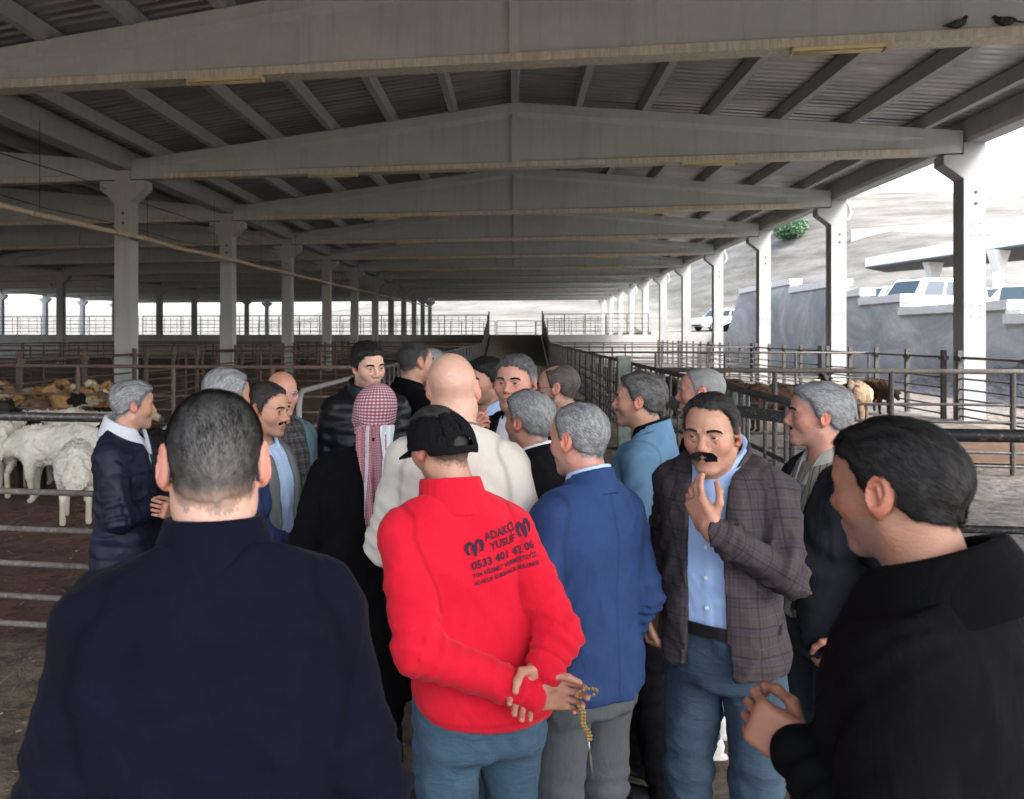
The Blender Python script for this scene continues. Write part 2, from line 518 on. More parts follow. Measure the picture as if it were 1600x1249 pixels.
# ------------------------------------------------------------------ platform and ramp at the far end
PLY = 61.0; PLZ = 1.93
pl = MB(); pl.box(-70, -1.9, PLY, 100, 0.0, PLZ); 
o = pl.build('loading_platform', M['concrete_plain']); tag(o, 'raised concrete loading platform, pale front wall, left of the ramp', 'platform')
o = MB().box(1.9, 10.2, PLY, 100, 0.0, PLZ).build('loading_platform', M['concrete_plain']); tag(o, 'raised concrete loading platform, pale front wall, right of the ramp', 'platform')
o = MB().box(-1.89, 1.89, PLY + .3, 100, 0.0, PLZ - 0.004).build('platform_path', M['ramp_dirt']); tag(o, kind='structure')
rp = empty('ramp', (0, 48, 0)); tag(rp, 'brown earth ramp between dark sheet side walls, climbing to the loading platform', 'ramp')
MB().prism([(0, 0.0), (13.28, 0.0), (13.28, PLZ - .006), (13, PLZ - .008), (0.2, 0.06)], 0, -1.85, 1.85).build('ramp_bed', M['ramp_dirt'], rp)
for s in (-1, 1):
    x = s * 1.98
    MB().prism([(0, 0.0), (13.2, PLZ - .1), (13.2, PLZ + 1.5), (11.8, PLZ + 1.42), (10.6, PLZ + 1.0), (0, 1.42)], 0, x - 0.03, x + 0.03).build('side_wall', M['pipe_dark'], rp)
    for i in range(8):
        y = i * 1.8
        MB().box(x - 0.05, x + 0.05, y - .04, y + .04, 0, 1.5 + 0.145 * y + (0.1 if i < 7 else .35)).build('side_post', M['pipe_dark'], rp)

# ------------------------------------------------------------------ fences
RAILS = (1.40, 0.94, 0.71, 0.50, 0.30, 0.12)
post_cache = {}
def fence(label, p0, p1, mat='pipe_dark', rails=RAILS, gap=1.6, r_top=0.03, r=0.02, z=0.0, pr=0.035, pickets=0, name='pipe_fence', group=None, top_mat=None, cross=False, ph=None):
    p0 = Vector((*p0, z)); p1 = Vector((*p1, z))
    d = p1 - p0; L = d.length
    rt = empty(name, p0, math.atan2(d.y, d.x))
    tag(rt, label, 'fence', group)
    for i, h in enumerate(rails):
        rr = r_top if i == 0 else r
        # a slightly bent pipe, not a ruler line
        n = max(2, int(L / 1.7))
        pts = [(L * q / n, random.uniform(-.008, .008), h + (random.uniform(-.012, .012) if i else random.uniform(-.004, .004))) for q in range(n + 1)]
        MB().tube(pts, rr, 8).build('rail', M[(top_mat if i == 0 and top_mat else mat)], rt, True)
    n = max(1, int(round(L / gap)))
    key = (mat, rails[0], pr, cross, ph)
    if key not in post_cache:
        m_ = MB().tube([(0, 0, 0), (0, 0, (ph or rails[0]) - 0.004)], pr, 8)
        if cross:
            m_.box(-0.045, 0.045, -0.045, 0.045, 0, rails[0] + 0.16)
            m_.box(-0.13, 0.13, -0.05, 0.05, rails[0] - 0.06, rails[0] + 0.03)
        post_cache[key] = m_.mesh('post', M[mat], False)
    for i in range(n + 1):
        place('post', post_cache[key], rt, (L * i / n, 0.0, 0))
    if pickets:
        pk = ('picket', mat)
        if pk not in post_cache:
            post_cache[pk] = MB().tube([(0, 0, 0.1), (0, 0, rails[0] - .01)], 0.016, 6).mesh('bar', M[mat])
        q = int(L / pickets)
        for i in range(q):
            if abs((i + .5) * pickets / (L / n) % 1.0) > 0.06:
                place('bar', post_cache[pk], rt, ((i + .5) * pickets, 0.026, 0))
    return rt
FY1 = 4.5
fence('black-topped pipe fence before the white sheep, lower rails caked with mud', (-18, FY1), (-2.3, FY1), 'pipe_muddy', gap=3.14, r_top=0.028, r=0.019, top_mat='pipe_black')
fence('black pipe fence beside the man in the black coat, thick top rail', (1.95, FY1 - .12), (10, FY1 + .1), 'pipe_black', gap=4.0, r_top=0.033, r=0.02)
fence('dark pipe fence across the right pens, closest one behind the grey-haired men', (2.1, 12.0), (9.7, 12.0), 'pipe_dark', gap=1.6, r_top=0.035, top_mat='pipe_muddy')
fence('rusty pipe fence across the left pens just behind the white sheep', (-29.8, 12.0), (-2.1, 12.0), 'pipe_rust', gap=1.6, r_top=0.032)
ords = ['second', 'third', 'fourth', 'fifth']
for i, y in enumerate((24.0, 34.5, 45.0, 56.0)):
    fence(f'dark pipe fence across the right pens, {ords[i]} one from the front', (2.1, y), (9.7, y), 'pipe_dark', gap=1.9)
    fence(f'rusty pipe fence across the left pens, {ords[i]} row behind the sheep', (-9.75, y), (-2.1, y), 'pipe_rust', gap=1.9)
    fence(f'rusty pipe fence under the neighbouring roof, {ords[i]} row back', (-29.8, y), (-10.3, y), 'pipe_rust', gap=2.6)
# lines along the columns
for i, (a, b) in enumerate(((FY1, FY(2)), (FY(2), FY(3)), (FY(3), FY(4)), (FY(4), FY(5)), (FY(5), FY(6)), (FY(6), FY(7)))):
    w = ['first', 'second', 'third', 'fourth', 'fifth', 'sixth'][i]
    fence(f'dark pipe fence along the open right side, {w} bay from the front', (9.62, a + .3), (9.62, b - .35), 'pipe_dark', gap=1.7 if i else 2.4, cross=True)
    fence(f'rusty pipe fence along the left column row, {w} bay from the front', (-9.65, a + .3), (-9.65, b - .35), 'pipe_rust', gap=1.7 if i else 2.4, cross=True)
    fence(f'rusty pipe fence along the next column row to the left, {w} bay back', (-29.7, a + .3), (-29.7, b - .35), 'pipe_rust', gap=2.5)
fence('dark barred fence right of the central alley, running from the men to the ramp', (2.02, 5.6), (2.02, 47.8), 'pipe_dark', gap=2.0, pickets=0.5)
fence('rusty barred fence on the left of the central alley, beyond the open gate', (-2.02, 10.2), (-2.02, 47.8), 'pipe_dark', gap=2.0, pickets=0.5)
# the open gate leaf with its rounded corner
gt = empty('pen_gate', (-1.86, 6.75, 0), R(90)); tag(gt, 'grey open pen gate with rounded corner, behind the man in the dark puffer jacket', 'gate')
MB().tube([(0.0, 0, 0.1), (0.0, 0, 1.28), (0.03, 0, 1.36), (0.1, 0, 1.405), (3.3, 0, 1.415), (3.3, 0, 0.12)], 0.026, 8).build('gate_frame', M['pipe_galvanised'], gt, True)
for h in (0.14, 0.4, 0.7, 1.05):
    MB().tube([(0.0, 0, h), (3.3, 0, h)], 0.018, 8).build('gate_bar', M['pipe_rust'], gt, True)
MB().tube([(3.38, 0, 0), (3.38, 0, 1.55)], 0.05, 8).build('gate_post', M['pipe_dark'], gt, True)
# fence on the platform's edge
fence('black railing along the platform edge, left of the ramp', (-30, PLY + .3), (-2.1, PLY + .3), 'pipe_dark', rails=(1.5, 1.15, .85, .55, .25), gap=1.6, z=PLZ, pickets=0.53)
fence('dark railing along the platform edge, right of the ramp', (2.1, PLY + .3), (9.7, PLY + .3), 'pipe_dark', rails=(1.55, 1.2, .85, .55, .25), gap=1.6, z=PLZ, pickets=0.53)
fence('black railing on the platform under the neighbouring roof, far left', (-69, PLY + .3), (-30.4, PLY + .3), 'pipe_dark', rails=(1.5, 1.15, .85, .55, .25), gap=2.2, z=PLZ, pickets=0.75)
fence('far railing at the back of the platform, right of the ramp gap', (2.2, 88), (9.7, 88), 'pipe_dark', rails=(1.5, 1.0, .5), gap=1.2, z=PLZ)
fence('far railing at the back of the platform, left of the ramp gap', (-29, 88), (-2.2, 88), 'pipe_dark', rails=(1.5, 1.0, .5), gap=1.2, z=PLZ)
fence('pale low gate rail at the top of the ramp', (-1.6, 70), (1.7, 70), 'pipe_galvanised', rails=(1.2, .7, .2), gap=1.6, z=PLZ)

# pen furniture on the right
def box_thing(name, label, cat, px, d, w, dp, h, mat, rz=0.0, z=0.0):
    x, y = ground_xy(px, d)
    r = empty(name, (x, y, z), rz); tag(r, label, cat)
    return r
r = box_thing('feed_trough', 'long brown wooden feed trough lying in the right pen behind the pipe fence', 'trough', 1470, 12.0, 0, 0, 0, None, -0.05)
for s in (-1, 1): MB().prism([(-.02, 0), (.02, 0), (.02, .36), (-.02, .36)], 0, -.98, .98).build('board', M['wood_board'], r).location = (0, s * .22, 0.03)
for s in (-1, 1): MB().box(s * 1.0 - .02, s * 1.0 + .02, -.24, .24, 0, .42).build('end_board', M['wood_board'], r)
MB().box(-.98, .98, -.2, .2, .04, .07).build('bottom_board', M['wood_board'], r)
r = box_thing('water_tub', 'grey plastic water tub on the mud behind the grey-haired man with moustache', 'tub', 1360, 11.6, 0, 0, 0, None)
n = 20
for nm, r0, r1, z0, z1 in (('wall', .24, .29, 0, .46), ('rim', .30, .31, .45, .49)):
    m_ = MB()
    vs = [];
    for rr, z in ((r0, z0), (r1, z1), (r1 - .03, z1), (r0 - .03, z0 + .03)):
        vs += [(rr * math.cos(2 * math.pi * i / n), rr * math.sin(2 * math.pi * i / n), z) for i in range(n)]
    fs = [(q * n + i, q * n + (i + 1) % n, ((q + 1) % 4) * n + (i + 1) % n, ((q + 1) % 4) * n + i) for q in range(4) for i in range(n)]
    m_.add(vs, fs)
    if nm == 'wall': m_.add([((r0 - .02) * math.cos(2 * math.pi * i / n), (r0 - .02) * math.sin(2 * math.pi * i / n), 0.02) for i in range(n)], [tuple(range(n))])
    m_.build(nm, M['grey_tank'], r, True)
x, y = ground_xy(1156, 9.6)
r = empty('bollard_post', (x, y, 0)); tag(r, 'thick weathered green-grey post with flat cap in the right pen', 'post')
MB().tube([(0, 0, 0), (0, 0, 1.2)], .11, 16).build('shaft', M['post_green'], r, True)
MB().tube([(0, 0, 1.2), (0, 0, 1.235)], .125, 16).build('cap', M['post_green'], r)
x, y = ground_xy(975, 13.5)
r = empty('bollard_post', (x, y, 0)); tag(r, 'thick square-topped post standing beside the right alley fence', 'post')
MB().box(-.1, .1, -.1, .1, 0, 1.5).build('shaft', M['post_green'], r)
MB().box(-.12, .12, -.12, .12, 1.5, 1.54).build('cap', M['post_green'], r)
a = at_depth(1000, 621, 7.2); b = at_depth(1245, 655, 6.0)
bar = empty('gate_bar', a); tag(bar, 'dark slanting flat gate bar behind the moustached man in the plaid jacket', 'bar')
dv = b - a
m_ = MB(); u = Vector((0, 0, 1)); s_ = dv.cross(u).normalized()
vs = []
for t_ in (0, 1):
    for (i, j) in ((-.02, -.045), (.02, -.045), (.02, .045), (-.02, .045)): vs.append(dv * t_ + s_ * i + u * j)
m_.add(vs, [(0, 1, 2, 3), (4, 5, 6, 7), (0, 1, 5, 4), (1, 2, 6, 5), (2, 3, 7, 6), (3, 0, 4, 7)])
m_.build('flat_bar', M['pipe_black'], bar)
for t_ in (0.02, 0.5, 0.98):
    q = dv * t_
    MB().tube([(q.x, q.y, -a.z), (q.x, q.y, q.z - .03)], .028, 8).build('leg', M['pipe_dark'], bar)

# ------------------------------------------------------------------ outside, right: stepped retaining wall, cars, canopy, hill
WX = 15.0
STEPS = [(62.8, 57.0, 5.2), (57.0, 47.1, 4.98), (47.1, 40.4, 4.5), (40.4, 38.0, 3.92), (38.0, 34.3, 3.5), (34.3, 27.4, 2.97), (27.4, 21.0, 2.53), (21.0, 14.0, 2.05), (14.0, 6.0, 1.6), (6.0, -30.0, 1.3)]
wl = empty('retaining_wall', (WX, 0, 0)); tag(wl, 'stepped grey stained retaining wall with pale coping along the right side', 'wall')
for i, (ya, yb, z) in enumerate(STEPS):
    if i == 0:
        MB().prism([(57.0, 0), (62.8, 0), (57.0, 5.0)], 0, 0.0, 0.45).build('wall_end', M['retaining_wall'], wl)
        continue
    MB().box(0, 0.45, yb, ya - 0.004, 0, z - .28).build('wall_panel', M['retaining_wall'], wl)
    MB().box(-0.09, 0.54, yb - 0.25, ya - 0.01, z - .28, z + .02).build('coping', M['white_coping'], wl)
def hill_z(x, y):
    zt = np.interp(y, [-30, 6, 14, 21, 27.4, 34.3, 40, 47, 57, 66, 100, 200], [.4, .5, .8, 1.1, 1.45, 1.8, 2.45, 3.0, 3.2, 2.3, 2.2, 4.0])
    r_ = .9 * y + .15 * x
    far = np.clip((r_ - 58) / 52, 0, 4)
    ramp = 1 - (1 - np.clip((y - 100) / 130, 0, 1)) * np.clip((42 - x) / 20, 0, 1)
    return zt + np.minimum(far, .9 + .2 * far) * 16.5 * np.clip((x + 60) / 92, 0.0, 1) * ramp
def ray_hill(px, py):
    r_ = cam_ray(px, py)
    for i in range(400, 3000):
        d = i * .1
        if CAMH + r_.z * d < float(hill_z(np.array([r_.x * d]), np.array([r_.y * d]))[0]): break
    return d
xs = np.concatenate([np.linspace(15.3, 60, 24), np.linspace(64, 400, 44)])
ys = np.concatenate([np.linspace(-60, 70, 50), np.linspace(74, 420, 60)])
gx, gy = np.meshgrid(xs, ys)
gz = hill_z(gx, gy)
gz = gz + (np.sin(gx * .11 + gy * .07) + np.sin(gy * .13 - gx * .05)) * np.clip((gy - 70) / 120, 0, 1) * np.clip((gx - 16) / 30, 0, 1) * 1.0
vs = np.stack([gx.ravel(), gy.ravel(), gz.ravel()], 1).tolist()
nx = len(xs)
fs = [(j * nx + i, j * nx + i + 1, (j + 1) * nx + i + 1, (j + 1) * nx + i) for j in range(len(ys) - 1) for i in range(nx - 1)]
o = MB().add(vs, fs).build('hillside', M['hillside'], smooth=True); tag(o, kind='structure')
# land beyond the far end
xs = np.append(np.linspace(-400, 8, 58), 15.3); ys = np.linspace(100.2, 460, 46)
gx, gy = np.meshgrid(xs, ys)
gz = hill_z(gx, gy) + .6 * np.sin(gx * .021) * np.clip((gy - 110) / 60, 0, 1) + np.clip((gy - 110) / 350, 0, 1) * 9 - .3
nx = len(xs)
vs = np.stack([gx.ravel(), gy.ravel(), gz.ravel()], 1).tolist()
fs = [(j * nx + i, j * nx + i + 1, (j + 1) * nx + i + 1, (j + 1) * nx + i) for j in range(len(ys) - 1) for i in range(nx - 1)]
o = MB().add(vs, fs).build('far_field', M['hillside'], smooth=True); tag(o, kind='structure')
# terrace wall across the hill, rough bank under the wall
a = at_depth(1330, 385, 95); b = at_depth(1640, 372, 80)
tw = MB()
q = 24
for i in range(q):
    p = a.lerp(b, i / q); p2 = a.lerp(b, (i + 1) / q)
o = MB().add([a, b, b + Vector((0, 0, 2.2)), a + Vector((0, 0, 2.0)), a + Vector((.5, .5, 0)), b + Vector((.5, .5, 0)), b + Vector((.5, .5, 2.2)), a + Vector((.5, .5, 2.0))],
             [(0, 1, 2, 3), (3, 2, 6, 7), (4, 7, 6, 5), (0, 3, 7, 4), (1, 5, 6, 2)]).build('terrace_wall', M['white_coping'])
tag(o, 'long pale terrace wall across the dry hillside', 'wall')
gb = MB()
nxx, nyy = 16, 60
vs = []
for j in range(nyy + 1):
    for i in range(nxx + 1):
        u_ = i / nxx; y = 12 + j * 0.36
        z = 1.05 * u_ ** 1.3 * min(1, (34 - y) / 8) if y < 34 else 0
        vs.append((13.2 + 1.78 * u_, y, max(0, z) + 0.09 * rng.standard_normal() * (0.2 + u_) * (1 if i < nxx else 0) + 0.01))
fs = [(j * (nxx + 1) + i, j * (nxx + 1) + i + 1, (j + 1) * (nxx + 1) + i + 1, (j + 1) * (nxx + 1) + i) for j in range(nyy) for i in range(nxx)]
o = gb.add(vs, fs).build('rubble_bank', M['rubble']); tag(o, 'rough dark rubble bank piled against the foot of the retaining wall', 'bank', kind='stuff')

o = MB().box(10.25, 15.29, 63.5, 100.1, 0, 2.15).build('service_road', M['asphalt']); tag(o, kind='structure')
# ------------------------------------------------------------------ distance-field modelling (people, animals, clothes)
f32 = np.float32
_n16 = np.random.default_rng(3).random((16, 16, 16)).astype(f32) * 2 - 1
def _volume():
    """periodic smooth noise, 16 cells of 8 samples a side"""
    v = _n16
    t_ = (np.arange(8) + .5) / 8
    t_ = (t_ * t_ * (3 - 2 * t_)).astype(f32)
    for ax in range(3):
        nx_ = np.roll(v, -1, ax)
        sh = [1] * 4; sh[ax + 1] = 8
        a = np.expand_dims(v, ax + 1); b = np.expand_dims(nx_, ax + 1)
        w = t_.reshape(sh)
        v = (a + (b - a) * w)
        shp = list(_n16.shape)
        s_ = list(v.shape); s_[ax] *= s_[ax + 1]; del s_[ax + 1]
        v = v.reshape(s_)
    return np.ascontiguousarray(v)
_vol = _volume().ravel()
def vnoise(p, s):
    """smooth value noise in -1..1, s = cells per metre (scalar or 3-vector)"""
    i = (p * (np.asarray(s, f32) * 8)).astype(np.int32)
    i += 1 << 20
    i &= 127
    return _vol[(i[:, 0] << 14) + (i[:, 1] << 7) + i[:, 2]]
def snoise(p, s, o=0.0):
    """cheap smooth wandering field in -1..1 (warped sines)"""
    q = p * (np.asarray(s, f32) * f32(3.0)) + f32(o)
    x, y, z = q[:, 0], q[:, 1], q[:, 2]
    a = np.sin(x + f32(1.3) * np.sin(f32(.8) * z + f32(.6) * y + o))
    b = np.sin(z * f32(.9) + f32(1.2) * np.sin(f32(.9) * x + f32(.5) * y + 2 * o))
    return f32(.6) * a * np.cos(f32(.9) * y + f32(.7) * z + b) + f32(.4) * b
def crease(p, s, o=0.0, w=.16):
    n_ = snoise(p, s, o) / w
    return np.exp(-n_ * n_)
def smin(a, b, k):
    h = np.clip(0.5 + 0.5 * (b - a) / k, 0, 1)
    return b + (a - b) * h - k * h * (1 - h)
def smax(a, b, k): return -smin(-a, -b, k)
def sstep(x, a, b):
    t_ = np.clip((x - a) / (b - a), 0, 1)
    return t_ * t_ * (3 - 2 * t_)
def cone(p, a, b, ra, rb):
    a = np.asarray(a, f32); b = np.asarray(b, f32)
    d = b - a
    t_ = np.clip((p - a) @ d / (d @ d), 0, 1)
    q = p - a - t_[:, None] * d
    return np.sqrt(np.einsum('ij,ij->i', q, q)) - (ra + (rb - ra) * t_)
def ell(p, c, r, rot=None):
    q = p - np.asarray(c, f32)
    if rot is not None: q = q @ rot
    r = np.asarray(r, f32)
    u = q / r; w_ = u / r
    k0 = np.sqrt(np.einsum('ij,ij->i', u, u)); k1 = np.sqrt(np.einsum('ij,ij->i', w_, w_))
    return k0 * (k0 - 1) / np.maximum(k1, 1e-6)
def rbox(p, c, b, r, rot=None):
    q = p - np.asarray(c, f32)
    if rot is not None: q = q @ rot
    q = np.abs(q) - (np.asarray(b, f32) - r)
    return np.linalg.norm(np.maximum(q, 0), axis=1) + np.minimum(q.max(axis=1), 0) - r
def loft(p, tab, n=2.4):
    """upright body of elliptical sections; tab rows: z, half width, half depth, y centre"""
    tab = np.asarray(tab, f32)
    z = p[:, 2]
    zz = np.clip(z, tab[0, 0], tab[-1, 0])
    a = np.interp(zz, tab[:, 0], tab[:, 1]); b = np.interp(zz, tab[:, 0], tab[:, 2]); c = np.interp(zz, tab[:, 0], tab[:, 3])
    q = (np.abs(p[:, 0] / a) ** n + np.abs((p[:, 1] - c) / b) ** n) ** (1 / n)
    d = (q - 1) * np.minimum(a, b)
    out = np.maximum(tab[0, 0] - z, z - tab[-1, 0])
    return smax(d, out, 0.03).astype(f32)
def rotm(rx=0, ry=0, rz=0):
    return np.array((Matrix.Rotation(rz, 3, 'Z') @ Matrix.Rotation(ry, 3, 'Y') @ Matrix.Rotation(rx, 3, 'X')), dtype=f32)

def surface(f, lo, hi, h, lip=1.7):
    """sparse surface nets: vertices and quads of f = 0"""
    B = 8
    lo = np.asarray(lo, f32); hi = np.asarray(hi, f32)
    nb = np.maximum(1, np.ceil((hi - lo) / (h * B)).astype(int))
    n = nb * B + 1
    bc = np.stack(np.meshgrid(*[np.arange(k) for k in nb], indexing='ij'), -1).reshape(-1, 3)
    ctr = lo + (bc * B + B / 2).astype(f32) * f32(h)
    d = f(ctr.astype(f32))
    near = np.abs(d) < 0.87 * B * h * lip
    D = np.empty(n, f32)
    sg = np.where(d < 0, -1.0, 1.0).astype(f32).reshape(nb)
    big = np.repeat(np.repeat(np.repeat(sg, B, 0), B, 1), B, 2)
    D[:-1, :-1, :-1] = big
    D[-1] = 1; D[:, -1] = 1; D[:, :, -1] = 1
    nbk = bc[near]
    if not len(nbk): return np.zeros((0, 3)), np.zeros((0, 4), int)
    l = np.stack(np.meshgrid(*[np.arange(B + 1)] * 3, indexing='ij'), -1).reshape(-1, 3)
    idx = (nbk[:, None, :] * B + l[None]).reshape(-1, 3)
    mark = np.zeros(n, bool)
    mark[idx[:, 0], idx[:, 1], idx[:, 2]] = True
    ii = np.argwhere(mark)
    val = np.empty(len(ii), f32)
    for s in range(0, len(ii), 200000):
        val[s:s + 200000] = f((lo + ii[s:s + 200000] * f32(h)).astype(f32))
    D[ii[:, 0], ii[:, 1], ii[:, 2]] = val
    # keep the volume closed at the box faces
    for ax in range(3):
        sl = [slice(None)] * 3
        for e in (0, -1):
            sl[ax] = e
            D[tuple(sl)] = np.maximum(D[tuple(sl)], 1e-4)
    S = D < 0
    corners = [(a, b, c) for a in (0, 1) for b in (0, 1) for c in (0, 1)]
    m = n - 1
    cnt = np.zeros(m, np.int8)
    for a, b, c in corners: cnt += S[a:a + m[0], b:b + m[1], c:c + m[2]]
    act = np.argwhere((cnt > 0) & (cnt < 8))
    if not len(act): return np.zeros((0, 3)), np.zeros((0, 4), int)
    cv = np.stack([D[act[:, 0] + a, act[:, 1] + b, act[:, 2] + c] for a, b, c in corners], 1)
    cp = np.array(corners, f32)
    acc = np.zeros((len(act), 3), f32); num = np.zeros(len(act), f32)
    for i in range(8):
        for j in range(i + 1, 8):
            if np.abs(cp[i] - cp[j]).sum() != 1: continue
            cr = (cv[:, i] < 0) != (cv[:, j] < 0)
            t_ = cv[:, i] / np.where(cr, cv[:, i] - cv[:, j], 1)
            acc += np.where(cr[:, None], cp[i] + t_[:, None] * (cp[j] - cp[i]), 0)
            num += cr
    V = lo + (act + acc / num[:, None]) * f32(h)
    vid = np.full(m, -1, np.int64)
    vid[act[:, 0], act[:, 1], act[:, 2]] = np.arange(len(act))
    Q = []
    for ax in range(3):
        b_, c_ = (ax + 1) % 3, (ax + 2) % 3
        s0 = [slice(None)] * 3; s1 = [slice(None)] * 3
        s0[ax] = slice(0, -1); s1[ax] = slice(1, None)
        A, Bq = S[tuple(s0)], S[tuple(s1)]
        e = np.argwhere(A != Bq)
        ok = (e[:, b_] > 0) & (e[:, c_] > 0) & (e[:, b_] < m[b_]) & (e[:, c_] < m[c_])
        e = e[ok]
        def vv(db, dc):
            q = e.copy(); q[:, b_] -= db; q[:, c_] -= dc
            return vid[q[:, 0], q[:, 1], q[:, 2]]
        q = np.stack([vv(1, 1), vv(0, 1), vv(0, 0), vv(1, 0)], 1)
        flip = ~A[e[:, 0], e[:, 1], e[:, 2]]
        q[flip] = q[flip][:, ::-1]
        Q.append(q)
    Q = np.concatenate(Q)
    Q = Q[(Q >= 0).all(1)]
    return V.astype(f32), Q

def np_mesh(name, V, Q, mats, col=None, pat=None, smooth=True, mi=None):
    me = bpy.data.meshes.new(name)
    Q = np.asarray(Q)
    k = Q.shape[1]
    me.vertices.add(len(V)); me.vertices.foreach_set('co', np.asarray(V, f32).ravel())
    me.loops.add(Q.size); me.loops.foreach_set('vertex_index', Q.ravel().astype(np.int32))
    me.polygons.add(len(Q)); me.polygons.foreach_set('loop_start', np.arange(0, Q.size, k, dtype=np.int32))
    me.polygons.foreach_set('loop_total', np.full(len(Q), k, np.int32))
    me.polygons.foreach_set('use_smooth', np.full(len(Q), smooth))
    for m in (mats if isinstance(mats, (list, tuple)) else [mats]): me.materials.append(m)
    if mi is not None: me.polygons.foreach_set('material_index', np.asarray(mi, np.int32))
    if col is not None:
        a = me.color_attributes.new('Col', 'FLOAT_COLOR', 'POINT')
        c4 = np.ones((len(V), 4), f32); c4[:, :3] = col
        a.data.foreach_set('color', c4.ravel())
    if pat is not None:
        a = me.attributes.new('pat', 'FLOAT_VECTOR', 'POINT')
        a.data.foreach_set('vector', np.asarray(pat, f32).ravel())
    me.update(calc_edges=True)
    return me
def np_obj(name, V, Q, mats, parent=None, **kw):
    o = bpy.data.objects.new(name, np_mesh(name, V, Q, mats, **kw))
    return link(o, parent)
def vnormals(V, Q):
    a, b, c, d = (V[Q[:, i]] for i in range(4))
    fn = np.cross(c - a, d - b)
    N = np.zeros_like(V)
    for i in range(4): np.add.at(N, Q[:, i], fn)
    return N / np.maximum(np.linalg.norm(N, axis=1, keepdims=True), 1e-9)
def scatter(V, Q, n, w=None, seed=0):
    """random points on a quad mesh with normals; w: weight per vertex"""
    r = np.random.default_rng(seed)
    a, b, c, d = (V[Q[:, i]] for i in range(4))
    area = np.linalg.norm(np.cross(c - a, d - b), axis=1)
    if w is not None: area = area * w[Q].mean(1)
    if area.sum() <= 0: return np.zeros((0, 3), f32), np.zeros((0, 3), f32)
    qi = r.choice(len(Q), n, p=area / area.sum())
    u, v = r.random((n, 1)), r.random((n, 1))
    N = vnormals(V, Q)
    g = lambda X: X[Q[qi, 0]] * (1 - u) * (1 - v) + X[Q[qi, 1]] * u * (1 - v) + X[Q[qi, 2]] * u * v + X[Q[qi, 3]] * (1 - u) * v
    P = g(V); NN = g(N)
    return P.astype(f32), (NN / np.maximum(np.linalg.norm(NN, axis=1, keepdims=True), 1e-9)).astype(f32)
def strands(P, D, N, length, width, bend=0.35, seed=0):
    """thin two-segment blades from P along D, curling back towards the surface"""
    r = np.random.default_rng(seed)
    n = len(P)
    L = (length * (0.6 + 0.8 * r.random(n)))[:, None].astype(f32)
    S = np.cross(D, N); S /= np.maximum(np.linalg.norm(S, axis=1, keepdims=True), 1e-6)
    W = (width * (0.7 + 0.6 * r.random(n)))[:, None].astype(f32)
    mid = P + D * L * 0.5
    end = P + D * L - N * L * bend * 0.5
    V = np.stack([P - S * W, P + S * W, mid + S * W * .8, mid - S * W * .8, end + S * W * .15, end - S * W * .15], 1).reshape(-1, 3)
    b = np.arange(n)[:, None] * 6
    Q = np.concatenate([b + np.array([[0, 1, 2, 3]]), b + np.array([[3, 2, 4, 5]])])
    return V.astype(f32), Q
# ------------------------------------------------------------------ materials for people and animals
def col_mat(name, rough=0.6, bump=0.0, bscale=200, sss=0.0, spec=0.5, sheen=0.0, var=0.0):
    t = NT(name)
    at = t.n('Attribute', attribute_name='Col')
    c = at.outputs['Color']
    v = t.coord()
    if var:
        nz = t.noise(v, 60, 4, .7)
        c = t.mix(t.math('MULTIPLY', nz, var), c, (0, 0, 0), 'MULTIPLY') if False else t.mix(nz, t.mix(var, c, (0, 0, 0)), c)
    if bump: t.bump(t.noise(v, bscale, 4, .7), bump, 0.002)
    M[name] = t.set(c, rough, None, spec)
    if sss:
        t.p.inputs['Subsurface Weight'].default_value = sss
        t.p.inputs['Subsurface Radius'].default_value = (1.0, 0.35, 0.2)
        t.p.inputs['Subsurface Scale'].default_value = 0.006
    if sheen:
        t.p.inputs['Sheen Weight'].default_value = sheen
    return M[name]
t = NT('skin'); at_ = t.n('Attribute', attribute_name='Col'); v = t.coord()
c_ = t.mix(t.ramp(t.noise(v, 38, 5, .7), [(.35, (0, 0, 0)), (.7, (1, 1, 1))]), t.mix(.22, at_.outputs['Color'], (0.30, .08, .05)), at_.outputs['Color'])
c_ = t.mix(t.ramp(t.noise(v, 420, 3, .7), [(.56, (0, 0, 0)), (.72, (.4, .4, .4))]), c_, (0.16, .075, .05))
b1 = t.n('Bump'); b1.inputs['Strength'].default_value = .35; b1.inputs['Distance'].default_value = .006
t.l(t.noise(t.coord(scale=(1, 1, 2.2)), 75, 4, .65, .4), b1.inputs['Height'])
b2 = t.n('Bump'); b2.inputs['Strength'].default_value = .35; b2.inputs['Distance'].default_value = .0015
t.l(t.noise(v, 420, 3, .7), b2.inputs['Height']); t.l(b1.outputs[0], b2.inputs['Normal']); t.l(b2.outputs[0], t.p.inputs['Normal'])
M['skin'] = t.set(c_, t.ramp(t.noise(v, 30, 3, .6), [(.3, (.36, .36, .36)), (.7, (.58, .58, .58))]), None, .45)
t.p.inputs['Subsurface Weight'].default_value = .10; t.p.inputs['Subsurface Radius'].default_value = (1, .35, .2); t.p.inputs['Subsurface Scale'].default_value = .005
col_mat('hair', 0.62, 0, spec=0.22)
col_mat('eye', 0.08, 0, spec=0.6)
col_mat('wool', 0.95, 0.9, 45, spec=0.1, var=0.35)
col_mat('feather', 0.6, 0.3, 60, spec=0.3)

